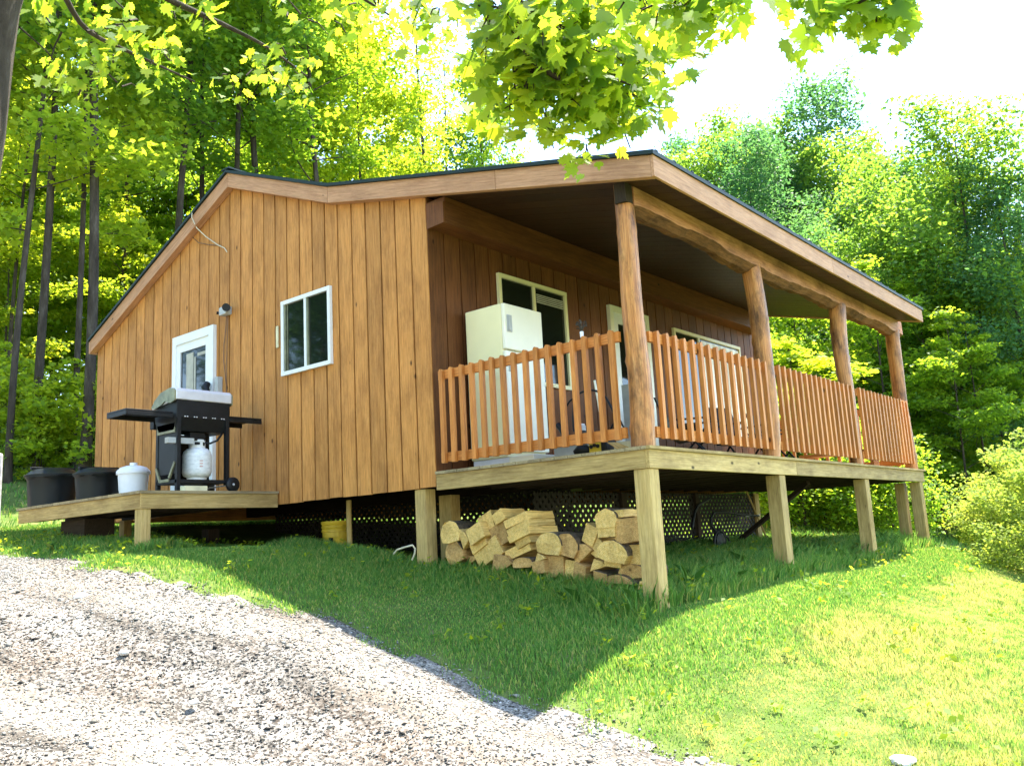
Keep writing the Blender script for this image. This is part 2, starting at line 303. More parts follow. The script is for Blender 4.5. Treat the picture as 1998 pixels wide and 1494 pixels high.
me = npmesh('gravel_driveway', np.c_[GX[u_], GY[u_], GZ[u_]+.006], inv.reshape(FF.shape), 'gravel', smooth=True, extra={'band': band, 'sd': SD[u_]}); tag(link('gravel_driveway', me), kind='structure')
def gzr(x, y):
    sd = sdist(x, y); return gz(x, y)+np.where(sd > 0, ruts(x, y, sd), 0)
# ------------------------------------------------------------------ cabin
def roofz(x):
    if x < -3.41: return 4.09+(x+3.41)*(4.09-2.574)/(7.05-3.41)
    if x < -1.433: return 4.09-(x+3.41)*(4.09-3.295)/(3.41-1.433)
    return 3.295-(x+1.433)*(3.295-2.312)/(2.659+1.433)
FD = .19
cabin = empty('cabin', (-3.5, 3.8, -.6), 'brown board sided timber cabin with a covered porch raised on posts', 'cabin')
# gable wall: backing + boards, top cut along the roof line
mb = MB()
pr = [(-6.97, -.12), (-.01, -.12), (-.01, roofz(-.01)-.1), (-1.433, roofz(-1.433)-.1), (-3.41, 3.99), (-6.97, roofz(-6.97)-.1)]
mb.prism(pr, 1, .022, .10, mi=1)
x = 0.0; k = 0; edges = []
while x > -6.98:
    wd = .236+rnd.uniform(-.012, .012); x0 = max(x-wd, -7.0); edges.append((x0, x)); x = x0
for x0, x1 in edges:
    g = .011
    a, b_ = x0+g, x1-g; zb = -.14-rnd.uniform(0, .012); yj = rnd.uniform(0, .004)
    m_ = [a, b_]
    for kx in (-3.41, -1.433):
        if a < kx < b_: m_ = [a, kx, b_]
    for p, q in zip(m_[:-1], m_[1:]):
        mb.hexa([(p, yj, zb), (q, yj, zb), (q, .03, zb), (p, .03, zb), (p, yj, roofz(p)-.10), (q, yj, roofz(q)-.10), (q, .03, roofz(q)-.10), (p, .03, roofz(p)-.10)],
                tone=mb.t[-1] if p != a else None)
mb.build('gable_wall', ['siding', 'groove'], cabin)
# porch wall (x = 0) with boards along y
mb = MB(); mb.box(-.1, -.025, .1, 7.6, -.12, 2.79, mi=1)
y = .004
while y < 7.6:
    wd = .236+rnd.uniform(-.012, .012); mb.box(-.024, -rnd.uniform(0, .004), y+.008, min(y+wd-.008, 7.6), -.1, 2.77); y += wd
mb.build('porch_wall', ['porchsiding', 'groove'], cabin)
mb = MB(); mb.prism([(-6.97, -.12), (-.1, -.12), (-.1, 2.7), (-1.433, 3.19), (-3.41, 3.99), (-6.97, 2.5)], 1, 7.5, 7.6); mb.build('back_gable_wall', 'siding', cabin)
mb = MB(); mb.box(-7.0, -6.95, .1, 7.5, -.14, 2.5); mb.build('rear_wall', 'siding', cabin)
mb = MB(); mb.box(-6.95, -.11, .11, 7.49, .12, .22)
mb.box(-6.9, -.2, 2.5, 2.65, -.10, .118); mb.box(-6.9, -.2, .12, .2, -.12, .118)
mb.build('floor_frame', 'under', cabin)
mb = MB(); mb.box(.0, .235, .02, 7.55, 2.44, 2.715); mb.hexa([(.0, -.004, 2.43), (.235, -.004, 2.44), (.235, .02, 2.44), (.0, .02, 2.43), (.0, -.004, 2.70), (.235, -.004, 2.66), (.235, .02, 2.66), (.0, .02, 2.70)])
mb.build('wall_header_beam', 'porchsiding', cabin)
# roof: metal sheet, porch ceiling, rake and eave fascia
RX = [-7.07, -3.41, -1.433, 2.68]
mb = MB()
for a, b_ in zip(RX[:-1], RX[1:]):
    za, zb = roofz(a), roofz(b_)
    mb.hexa([(a, -.125, za), (b_, -.125, zb), (b_, 7.58, zb), (a, 7.58, za), (a, -.125, za+.035), (b_, -.125, zb+.035), (b_, 7.58, zb+.035), (a, 7.58, za+.035)])
    k = 0
    for i in range(int(abs(7.7)/.3)):   # standing ribs running down the slope
        yy = -.07+i*.3
        mb.hexa([(a, yy, za+.03), (b_, yy, zb+.03), (b_, yy+.03, zb+.03), (a, yy+.03, za+.03), (a, yy, za+.05), (b_, yy, zb+.05), (b_, yy+.03, zb+.05), (a, yy+.03, za+.05)])
mb.bar((-3.41, -.13, 4.135), (-3.41, 7.58, 4.135), .16, .02)
roof = mb.build('roof', 'metalroof', cabin)
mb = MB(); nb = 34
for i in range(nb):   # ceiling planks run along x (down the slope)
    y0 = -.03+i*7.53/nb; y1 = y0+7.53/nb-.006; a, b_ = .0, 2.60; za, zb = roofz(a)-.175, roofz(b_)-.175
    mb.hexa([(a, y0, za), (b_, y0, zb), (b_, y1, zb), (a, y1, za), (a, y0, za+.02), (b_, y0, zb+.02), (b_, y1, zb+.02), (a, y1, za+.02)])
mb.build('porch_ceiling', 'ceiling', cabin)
def rake(a, b_, name='fascia_board', y0=-.097, y1=-.03, mat='fascia', over=0):
    m_ = MB(); za, zb = roofz(a), roofz(b_); L = math.hypot(b_-a, zb-za); o = rnd.uniform(0, 40)
    vs = [(a, y0, za-FD), (b_, y0, zb-FD), (b_, y1, zb-FD), (a, y1, za-FD), (a, y0, za-.001), (b_, y0, zb-.001), (b_, y1, zb-.001), (a, y1, za-.001)]
    lc = [(o+(L if i in (1, 2, 5, 6) else 0), o+(y1-y0 if i in (2, 3, 6, 7) else 0), FD if i > 3 else 0) for i in range(8)]
    m_.hexa(vs, loc=lc, tone=.5); return m_.build(name, mat, cabin, bevel=.004)
rake(-7.05, -3.412); rake(-3.408, -1.435); rake(-1.431, 1.0); rake(1.003, 2.632)
for a, b_ in ((-7.05, -3.41), (-3.41, -1.433), (-1.433, 0)):
    rake(a+.01, b_-.01, 'rake_soffit', -.029, -.002, 'fascia')
m_ = MB(); m_.box(2.634, 2.662, -.10, 3.9, 2.318-FD, 2.313); m_.build('fascia_board', 'fascia', cabin, bevel=.004)
m_ = MB(); m_.box(2.634, 2.662, 3.903, 7.56, 2.318-FD, 2.313); m_.build('fascia_board', 'fascia', cabin, bevel=.004)
m_ = MB(); m_.box(-7.07, -7.03, -.10, 7.56, 2.38, 2.56); m_.build('fascia_board', 'fascia', cabin)
# far rake
m_ = MB(); za, zb = roofz(0), roofz(2.63)
m_.hexa([(0, 7.52, za-FD), (2.63, 7.52, zb-FD), (2.63, 7.56, zb-FD), (0, 7.56, za-FD), (0, 7.52, za-.002), (2.63, 7.52, zb-.002), (2.63, 7.56, zb-.002), (0, 7.56, za-.002)]); m_.build('fascia_board', 'fascia', cabin)
# live-edge eave beam on the log posts
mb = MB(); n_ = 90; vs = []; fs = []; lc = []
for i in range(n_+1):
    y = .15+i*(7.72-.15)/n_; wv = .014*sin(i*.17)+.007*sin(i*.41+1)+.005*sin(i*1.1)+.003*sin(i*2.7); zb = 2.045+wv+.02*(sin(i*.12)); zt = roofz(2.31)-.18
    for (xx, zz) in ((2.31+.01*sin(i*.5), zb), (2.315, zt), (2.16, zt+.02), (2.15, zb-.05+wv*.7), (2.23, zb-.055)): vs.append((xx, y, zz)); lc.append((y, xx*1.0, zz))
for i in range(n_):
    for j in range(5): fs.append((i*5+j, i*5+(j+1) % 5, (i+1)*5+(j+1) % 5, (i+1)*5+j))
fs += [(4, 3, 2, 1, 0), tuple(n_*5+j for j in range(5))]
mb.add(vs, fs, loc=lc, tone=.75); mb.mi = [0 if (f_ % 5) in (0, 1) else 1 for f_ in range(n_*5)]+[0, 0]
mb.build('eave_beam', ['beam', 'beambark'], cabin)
# log posts
def log_post(x, y, h, r0, r1, seed, lean=0):
    m_ = MB(); q = random.Random(seed); n_ = 44; seg = 26; vs = []; lc = []; ph = [q.uniform(0, 6.3) for _ in range(8)]
    kn = [(q.uniform(.1, h-.1), q.uniform(0, 6.28), q.uniform(.008, .016)) for _ in range(16)]
    for i in range(n_+1):
        z = h*i/n_; t = i/n_; bx = .012*sin(z*2.2+ph[0])+.006*sin(z*5+ph[1]); by = .012*sin(z*1.8+ph[2])+lean*sin(pi*t)
        r = r0+(r1-r0)*t
        for j in range(seg):
            a = 2*pi*j/seg; rr = r*(1+.035*sin(2*a+ph[3]+z)+.02*sin(5*a+ph[4]+z*.8)+.014*sin(9*a+ph[5]))+sum(c*math.exp(-((z-kz)/.03)**2-((math.atan2(sin(a-ka), cos(a-ka)))/.22)**2) for kz, ka, c in kn)
            vs.append((x+bx+rr*cos(a), y+by+rr*sin(a), z+.002)); lc.append((z+seed, .12*cos(a), .12*sin(a)))
    fs = [(i*seg+j, i*seg+(j+1) % seg, (i+1)*seg+(j+1) % seg, (i+1)*seg+j) for i in range(n_) for j in range(seg)]+[tuple(range(seg))[::-1], tuple(range(n_*seg, (n_+1)*seg))]
    m_.add(vs, fs, loc=lc, tone=.5, smooth=True); return m_.build('log_post', 'log', cabin)
log_post(2.235, .115, 2.24, .099, .082, 1); log_post(2.235, 2.62, 2.06, .088, .098, 2, .03); log_post(2.235, 5.17, 2.06, .078, .105, 3); log_post(2.235, 7.5, 2.06, .082, .10, 4, -.02)
m_ = MB(); m_.box(2.20, 2.31, .02, .13, 2.055, 2.235); m_.build('post_bracket', 'under', cabin)
# porch deck
mb = MB(); x = .012
while x < 2.34:
    mb.box(x, min(x+.137, 2.372), -.03, 7.72, -.028, rnd.uniform(-.003, 0)); x += .1425
mb.build('porch_deck', 'deck', cabin)
for y0, y1 in ((-.008, 2.95), (2.953, 7.70)):
    m_ = MB(); m_.box(2.315, 2.352, y0, y1, -.178, -.0285); m_.build('rim_board', 'treated', cabin, bevel=.003)
m_ = MB(); m_.box(2.345, 2.378, -.033, 7.722, -.026, -.002); m_.build('deck_edging', 'treated', cabin)
m_ = MB(); m_.box(.005, 2.314, -.010, .028, -.178, -.0285); m_.build('rim_board', 'treated', cabin, bevel=.003)
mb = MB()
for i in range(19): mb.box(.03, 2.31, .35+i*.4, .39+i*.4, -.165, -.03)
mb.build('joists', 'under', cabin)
def spost(x0, x1, y0, y1, zt, zb, mat='treated'):
    m_ = MB(); m_.box(x0, x1, y0, y1, zb, zt); return m_.build('support_post', mat, cabin, bevel=.005)
spost(2.19, 2.336, .004, .15, -.18, -1.45); spost(2.19, 2.336, 2.52, 2.67, -.18, -1.4); spost(2.19, 2.336, 5.12, 5.27, -.18, -1.35); spost(2.19, 2.336, 7.5, 7.65, -.18, -1.35); spost(1.98, 2.11, 7.5, 7.65, -.18, -1.35)
spost(-.335, -.19, .03, .17, -.15, -1.2); spost(-.96, -.78, 1.0, 1.15, -.16, -1.25)
spost(-.13, .01, 7.05, 7.2, -.18, -1.3); spost(-.1, .02, 3.2, 3.33, -.18, -1.3, 'under'); spost(-.1, .02, 5.1, 5.2, -.18, -1.3, 'under')
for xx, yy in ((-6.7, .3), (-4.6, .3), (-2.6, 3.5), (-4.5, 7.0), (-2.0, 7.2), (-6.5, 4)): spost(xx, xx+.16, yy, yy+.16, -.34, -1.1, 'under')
# crossed braces under the porch
m_ = MB(); m_.bar((1.9, 4.4, -.2), (.2, 5.2, -1.1), .05, .05); m_.build('brace', 'under', cabin)
m_ = MB(); m_.tube([(.55, 5.6, -.2), (.5, 6.3, -.95)], .014, 6); m_.build('brace', 'treated', cabin)
# lattice skirts
def lattice(p0, ux, L, zt, zb):
    m_ = MB(); p0 = Vector(p0); ux = Vector(ux); nrm = ux.cross(Vector((0, 0, 1))); H = zt-zb; s = .108
    for k, sg in ((0, 1), (1, -1)):
        t = -H if sg > 0 else 0.0
        while t < (L if sg > 0 else L+H):
            a, b_ = (t, zb), (t+sg*H, zt); q0, q1 = a, b_
            def clip(u, A, B):
                f = (u-A[0])/(B[0]-A[0]); return (u, A[1]+(B[1]-A[1])*f)
            lo, hi = (q0, q1) if q0[0] < q1[0] else (q1, q0)
            if hi[0] > .02 and lo[0] < L-.02:
                if lo[0] < 0: lo2 = clip(0, lo, hi)
                else: lo2 = lo
                hi2 = clip(L, lo, hi) if hi[0] > L else hi
                A = p0+ux*lo2[0]+Vector((0, 0, lo2[1]))+nrm*(.006*k); B = p0+ux*hi2[0]+Vector((0, 0, hi2[1]))+nrm*(.006*k)
                if (B-A).length > .03: m_.bar(A, B, .004, .044, up=Vector((0, 0, 1)))
            t += s
    return m_.build('lattice_panel', 'lattice', cabin)
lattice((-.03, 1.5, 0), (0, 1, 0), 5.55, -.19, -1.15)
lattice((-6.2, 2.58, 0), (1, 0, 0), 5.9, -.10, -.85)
# railings
def railing(a, b_, outn, n_s, zr=.98, zb=.07):
    """rails from a to b, slats on the outer side (outn)"""
    a, b_, o = Vector(a), Vector(b_), Vector(outn); e = empty('railing', tuple((a+b_)/2), None, None); e.parent = cabin; e.location = (a+b_)/2-cabin.location
    def put(m_, nm, mt='rail'): ob = m_.build(nm, mt, e, bevel=0); return ob
    for z0, z1, nm in ((zr-.098, zr-.012, 'top_rail'), (zb+.012, zb+.10, 'bottom_rail')):
        m_ = MB(); c = Vector((0, 0, (z0+z1)/2)); m_.bar(a+c-o*.02, b_+c-o*.02, .036, z1-z0); put(m_, nm)
    d = b_-a; L = d.length; d.normalize()
    for i in range(n_s):
        t = (i+.5)/n_s*L; p = a+d*(t+rnd.uniform(-.006, .006))+o*.019; w2 = .0225; top = zr+rnd.uniform(-.004, .006); m_ = MB()
        pf = []  # rounded top profile across d
        for u, zz in ((-w2, zb), (w2, zb), (w2, top-.02), (w2*.6, top-.004), (0, top), (-w2*.6, top-.004), (-w2, top-.02)): pf.append((u, zz))
        vs = [p+d*u+o*s_*.0195+Vector((0, 0, zz)) for s_ in (1, -1) for u, zz in pf]; k = len(pf); tl = rnd.uniform(0, 50)
        lc = [(v.z+tl, v.x+tl, v.y) for v in vs]
        m_.add([tuple(v) for v in vs], [tuple(range(k)), tuple(range(2*k-1, k-1, -1))]+[(j, k+j, k+(j+1) % k, (j+1) % k) for j in range(k)], loc=lc)
        put(m_, 'slat')
    return e
railing((.06, .012, 0), (2.14, .012, 0), (0, -1, 0), 16)
railing((2.31, .22, 0), (2.31, 2.52, 0), (1, 0, 0), 15)
railing((2.31, 2.72, 0), (2.31, 5.09, 0), (1, 0, 0), 16)
railing((2.31, 5.26, 0), (2.31, 7.41, 0), (1, 0, 0), 15)
railing((2.14, 7.6, 0), (.06, 7.6, 0), (0, 1, 0), 12)
# windows and doors
def window(px, name, wall, a0, a1, z0, z1, split=.5, fw=.045, dep=.04, curtain=None, cas='white', blind=False):
    """wall 'y' = gable wall plane (coordinate x), wall 'x' = porch wall (coordinate y)"""
    def B(m_, p, q, r, s, d0, d1):   # along, z, depth outward
        if wall == 'y': m_.box(p, q, -d1, -d0, r, s)
        else: m_.box(d0, d1, p, q, r, s)
    c = ((a0+a1)/2, -.0, z0) if wall == 'y' else (0, (a0+a1)/2, z0)
    e = empty(name, c, None, None); e.parent = cabin; e.location = Vector(c)-cabin.location
    m_ = MB(); B(m_, a0, a1, z1-fw, z1, 0, dep); B(m_, a0, a1, z0, z0+fw, 0, dep); B(m_, a0, a0+fw, z0+fw, z1-fw, 0, dep-.002); B(m_, a1-fw, a1, z0+fw, z1-fw, 0, dep-.002)
    m_.build('window_frame', cas, e)
    if split:
        xm = a0+(a1-a0)*split; m_ = MB(); B(m_, xm-.02, xm+.02, z0+fw, z1-fw, 0, dep-.006); m_.build('mullion', cas, e)
        spans = ((a0+fw, xm-.02), (xm+.02, a1-fw))
    else: spans = ((a0+fw, a1-fw),)
    for p, q in spans:
        m_ = MB(); B(m_, p+.001, q-.001, z0+fw, z1-fw, .002, .012); m_.build('pane', 'glass', e)
    return e
wn = window(0, 'window', 'y', -2.392, -1.501, 1.303, 2.184)
m_ = MB(); m_.box(-1.925, -1.895, -.03, -.013, 1.35, 2.14); m_.build('sash_edge', 'olive', wn)
m_ = MB(); m_.box(-2.34, -2.315, -.03, -.013, 1.35, 2.14); m_.box(-2.295, -2.285, -.02, -.013, 1.35, 2.14); m_.build('screen_edge', 'olive', wn)
w2_ = window(0, 'window', 'x', 1.04, 2.29, 1.0, 2.185, .5, cas='cream')
m_ = MB(); [m_.box(.0125, .02, 1.72, 2.23, 2.06-i*.022, 2.072-i*.022) for i in range(5)]; m_.build('blind', 'curtain', w2_)
w3_ = window(0, 'window', 'x', 4.86, 7.0, .62, 2.15, .35, cas='cream')
m_ = MB()
for i in range(40): yy = 5.7+i*.031; m_.box(.013, .021+.005*sin(i), yy, yy+.028, .68, 2.08)
m_.build('lace_curtain', 'creamw', w3_)
# gable side door: frame, leaf with window
dr = empty('door', (-4.28, 0, 0), None, None); dr.parent = cabin; dr.location = Vector((-4.28, 0, 0))-cabin.location
m_ = MB(); m_.box(-4.768, -4.68, -.05, 0, 0, 2.194); m_.box(-3.90, -3.79, -.05, 0, 0, 2.194); m_.box(-4.68, -3.90, -.05, 0, 2.08, 2.194); m_.build('door_frame', 'white', dr)
m_ = MB(); m_.box(-4.68, -3.90, -.03, -.001, 0, .95); m_.box(-4.68, -4.60, -.03, -.001, .95, 2.08); m_.box(-3.99, -3.90, -.031, -.001, .95, 2.08); m_.box(-4.60, -3.99, -.03, -.001, 1.97, 2.08); m_.build('door_leaf', 'white', dr)
m_ = MB(); m_.box(-4.60, -3.99, -.012, -.002, .95, 1.97); m_.build('pane', 'glass', dr)
m_ = MB(); m_.box(-4.47, -4.30, -.018, -.0125, .95, 1.93); m_.box(-4.2, -4.0, -.02, -.0125, 1.86, 1.90); m_.box(-4.28, -4.245, -.02, -.0125, .95, 1.86); m_.build('curtain', 'curtain', dr)
m_ = MB(); m_.lathe([(.012, 0), (.02, .02), (.03, .035), (.024, .055), (0.001, .06)], seg=14).xf(Matrix.Translation((-3.94, -.05, 1.02)) @ Matrix.Rotation(pi/2, 4, 'X')); m_.build('door_handle', 'steel', dr)
# porch door
dp = empty('door', (0, 3.65, 0), None, None); dp.parent = cabin; dp.location = Vector((0, 3.65, 0))-cabin.location
m_ = MB(); m_.box(0, .05, 3.20, 3.28, 0, 2.2); m_.box(0, .05, 4.08, 4.16, 0, 2.2); m_.box(0, .05, 3.28, 4.08, 2.12, 2.2); m_.build('door_frame', 'creamw', dp)
m_ = MB(); m_.box(.001, .03, 3.28, 3.40, 0, 2.12); m_.box(.001, .03, 3.96, 4.08, 0, 2.12); m_.box(.001, .03, 3.40, 3.96, 1.98, 2.12); m_.box(.001, .03, 3.40, 3.96, 0, .3); m_.build('door_leaf', 'white', dp)
m_ = MB(); m_.box(.002, .014, 3.40, 3.96, .3, 1.98); m_.build('pane', 'glass', dp)
# wall fittings
def part(nm, mt, fn, **k): m_ = MB(); fn(m_); return m_.build(nm, mt, cabin, **k)
lt = empty('wall_light', (-3.5, -.02, 2.26), None, None); lt.parent = cabin; lt.location = Vector((-3.5, -.02, 2.26))-cabin.location
m_ = MB(); m_.box(-3.60, -3.45, -.09, 0, 2.26, 2.36); m_.build('lamp_box', 'greyp', lt, bevel=.006)
m_ = MB(); m_.tube([(-3.45, -.06, 2.31), (-3.40, -.10, 2.32), (-3.36, -.14, 2.31)], [.02, .045, .05], 12); m_.tube([(-3.60, -.06, 2.30), (-3.63, -.1, 2.30)], [.012, .02], 10); m_.build('lamp_head', 'blackmetal', lt)
mt_ = empty('electrical_box', (-3.66, -.02, 1.3), None, None); mt_.parent = cabin; mt_.location = Vector((-3.66, -.02, 1.3))-cabin.location
m_ = MB(); m_.box(-3.72, -3.65, -.07, 0, 1.22, 1.50); m_.build('box_body', 'greyp', mt_, bevel=.004)
m_ = MB(); m_.tube([(-3.84, -.09, 1.44), (-3.83, -.13, 1.38), (-3.80, -.12, 1.30), (-3.76, -.08, 1.25)], [.04, .05, .045, .03], 10); m_.build('cover_flap', 'blackmetal', mt_)
part('thermometer', 'brick', lambda m_: m_.box(-2.515, -2.475, -.02, 0, 1.66, 1.92), bevel=.004)
part('cable', 'cabled', lambda m_: m_.tube([(-3.55, -.012, 2.26), (-3.56, -.014, 2.1), (-3.60, -.014, 1.9), (-3.61, -.012, 1.7), (-3.57, -.012, 1.5), (-3.53, -.012, 1.2), (-3.53, -.012, .9)], .005, 5))
part('cable', 'cabled', lambda m_: m_.tube([(-3.52, -.010, 2.26), (-3.53, -.012, 2.0), (-3.545, -.012, 1.7), (-3.55, -.012, 1.3)], .004, 5))
cp = [hit(375, 415, 1, -.12), hit(374, 424, 1, -.14), hit(384, 445, 1, -.07), hit(402, 462, 1, -.03), hit(425, 478, 1, -.015), hit(438, 484, 1, -.012), hit(443, 492, 1, -.012)]
part('cable', 'cable', lambda m_: m_.tube([tuple(p) for p in cp], .007, 6))
cp2 = [hit(366, 442, 1, -.03), hit(372, 460, 1, -.012), hit(388, 474, 1, -.012), hit(410, 478, 1, -.012), hit(432, 479, 1, -.012)]
part('cable', 'cabled', lambda m_: m_.tube([tuple(p) for p in cp2], .005, 6))
# drain pipe under the floor
part('drain_pipe', 'treated', lambda m_: m_.tube([(-1.83, .45, -.15), (-1.83, .45, -.9)], .03, 12))
part('vent_pipe', 'whitep', lambda m_: m_.tube([(-3.3, 6.2, 3.9), (-3.3, 6.2, 4.5)], .05, 12))

# ------------------------------------------------------------------ landing deck by the gable door
ld = empty('side_deck', (-4, -.8, -.5), 'low weathered plank landing deck outside the gable wall door', 'deck')
mb = MB(); y = -1.645
x = -5.43
while x < -2.5: mb.box(x, min(x+.137, -2.49), -1.645, -.01, -.03+.0, rnd.uniform(-.004, 0)); x += .1425
mb.build('deck_boards', 'deck', ld)
m_ = MB(); m_.box(-5.43, -2.53, -1.622, -1.585, -.182, -.031); m_.build('rim_board', 'treated', ld, bevel=.003)
m_ = MB(); m_.box(-2.545, -2.508, -1.62, -.01, -.182, -.031); m_.build('rim_board', 'treated', ld, bevel=.003)
m_ = MB(); [m_.box(-5.4, -2.56, -1.45+i*.36, -1.41+i*.36, -.17, -.032) for i in range(4)]; m_.build('joists', 'under', ld)
for x0, y0 in ((-2.65, -1.61), (-5.2, -.5)):
    m_ = MB(); m_.box(x0, x0+.13, y0, y0+.1, g1(x0, y0)-.1, -.182); m_.build('support_post', 'treated', ld, bevel=.004)
mb = MB(); mb.box(-4.9, -4.3, -1.35, -1.0, g1(-4.6, -1.2)-.1, -.19); tag(mb.build('concrete_block', 'under'), 'dark block under the left half of the side deck', 'block')

# ------------------------------------------------------------------ gas grill
gr = empty('gas_grill', (-2.92, -.82, 0), 'black gas barbecue with silver lid and side shelves by the gable door', 'grill')
GX0, GX1, GY0, GY1 = -3.17, -2.72, -1.15, -.50
def P(nm, mt, fn, par=gr, **k): m_ = MB(); fn(m_); return m_.build(nm, mt, par, **k)
lid = P('lid', 'steel', lambda m_: m_.prism([(-2.695, .99), (-2.695, 1.085), (-2.72, 1.115), (-2.80, 1.13), (-3.0, 1.10), (-3.12, 1.03), (-3.2, .95), (-3.2, .93)], 1, -1.155, -.485), bevel=.008)
def le(m_, y0, y1):
    m_.prism([(-2.70, .975), (-2.70, 1.083), (-2.73, 1.108), (-2.80, 1.122), (-3.0, 1.09), (-3.12, 1.02), (-3.19, .945), (-3.1, .93), (-2.98, .955), (-2.9, .99), (-2.8, .955)], 1, y0, y1)
P('lid_end', 'olive', lambda m_: le(m_, -1.172, -1.156), lid); P('lid_end', 'olive', lambda m_: le(m_, -.484, -.468), lid)
P('handle', 'blackmetal', lambda m_: m_.tube([(-3.19, -1.05, 1.0), (-3.24, -1.05, 1.0), (-3.24, -.6, 1.0), (-3.19, -.6, 1.0)], .012, 8), lid)
P('firebox', 'blackmetal', lambda m_: m_.prism([(-2.705, .985), (-2.71, .80), (-2.76, .66), (-3.08, .66), (-3.17, .80), (-3.18, .925), (-3.0, .96)], 1, -1.14, -.50), bevel=.006)
def dots(m_):
    for i in range(5):
        for j in range(2): yy = -1.05+i*.11+j*.028; m_.box(-2.712, -2.705, yy, yy+.014, .805, .815)
P('vents', 'steel', dots)
P('control_panel', 'blackmetal', lambda m_: m_.box(-3.25, -3.17, -1.15, -.5, .72, .86), bevel=.005)
for i in range(3): P('knob', 'steel', lambda m_: m_.lathe([(.025, 0), (.022, .03), (.001, .031)], seg=12).xf(Matrix.Translation((-3.25, -1.0+i*.18, .79)) @ Matrix.Rotation(-pi/2, 4, 'Y')))
for y0, y1, in ((-1.68, -1.16), (-.48, -.06)):
    P('side_shelf', 'black', lambda m_: (m_.box(-3.15, -2.74, y0, y1, .835, .855), m_.box(-3.15, -2.74, y0, y0+.02, .79, .834), m_.box(-2.76, -2.74, y0+.021, y1, .79, .834), m_.box(-3.15, -3.13, y0+.021, y1, .79, .834)), bevel=.004)
for xx in (-3.15, -2.75):
    for yy in (-1.13, -.55):
        P('leg', 'blackmetal', lambda m_: m_.box(xx, xx+.045, yy, yy+.04, 0.002 if yy < -1 else .08, .80))
P('side_panel', 'black', lambda m_: m_.box(-3.10, -2.76, -1.125, -1.115, .20, .72))
P('side_frame', 'olive', lambda m_: (m_.box(-3.11, -2.75, -1.14, -1.126, .64, .74), m_.bar((-3.13, -1.13, .28), (-3.05, -1.13, .13), .02, .03), m_.bar((-2.75, -1.13, .32), (-2.86, -1.13, .16), .02, .03), m_.box(-3.05, -2.86, -1.14, -1.128, .12, .15)))
P('back_panel', 'black', lambda m_: m_.box(-3.12, -3.11, -1.1, -.55, .14, .66))
P('bottom_shelf', 'blackmetal', lambda m_: m_.box(-3.13, -2.71, -1.13, -.51, .10, .135))
P('lighter_tray', 'greyp', lambda m_: m_.box(-2.80, -2.73, -1.22, -.92, .52, .58))
P('heat_shield', 'blackmetal', lambda m_: m_.box(-2.92, -2.80, -.93, -.75, .565, .655))
P('gas_hose', 'black', lambda m_: m_.tube([(-2.85, -.76, .56), (-2.78, -.70, .54), (-2.74, -.64, .57), (-2.76, -.58, .63), (-2.8, -.54, .66)], .012, 8))
P('axle', 'steel', lambda m_: m_.tube([(-3.15, -.5, .08), (-2.68, -.5, .08)], .008, 8))
for xx in (-3.2, -2.70):
    def wh(m_): m_.lathe([(.02, 0), (.075, .0), (.082, .008), (.082, .03), (.075, .038), (.02, .038)], seg=28).xf(Matrix.Translation((xx, -.48, .083)) @ Matrix.Rotation(pi/2, 4, 'Y'))
    wo = P('wheel', 'black', wh); P('hub', 'greyp', lambda m_: m_.lathe([(.014, 0), (.012, .006), (.001, .007)], seg=12).xf(Matrix.Translation((xx+.038, -.48, .083)) @ Matrix.Rotation(pi/2, 4, 'Y')), wo)
# propane tank on the grill's bottom shelf
tk = empty('propane_tank', (-2.86, -.80, .137), 'white gas cylinder with worn paint standing on the barbecue shelf', 'gas cylinder')
TC = (-2.875, -.80, .137)
P('cylinder', 'tank', lambda m_: m_.lathe([(.10, .0), (.105, .03), (.14, .05), (.155, .085), (.156, .13), (.156, .24), (.155, .275), (.14, .315), (.11, .345), (.06, .36), (.001, .362)], TC, 36), tk)
P('collar', 'tank', lambda m_: m_.lathe([(.084, .345), (.086, .35), (.086, .44), (.08, .445), (.078, .44), (.078, .36)], TC, 30), tk)
P('collar_opening', 'black', lambda m_: (m_.box(TC[0]+.062, TC[0]+.087, TC[1]-.070, TC[1]-.012, .137+.385, .137+.415), m_.box(TC[0]+.062, TC[0]+.089, TC[1]+.018, TC[1]+.045, .137+.375, .137+.415)), tk, bevel=.008)
P('printed_label', 'red', lambda m_: [m_.box(TC[0]+.140, TC[0]+.1575, TC[1]-.055+i*.0, TC[1]-.02, .137+.20-i*.03, .137+.206-i*.03) for i in range(3)], tk)
o = MB(); o.box(-2.66, -2.56, -1.12, -.86, .0, .055); tag(o.build('wood_block', 'brick', bevel=.004), 'small cream block lying under the barbecue', 'block')
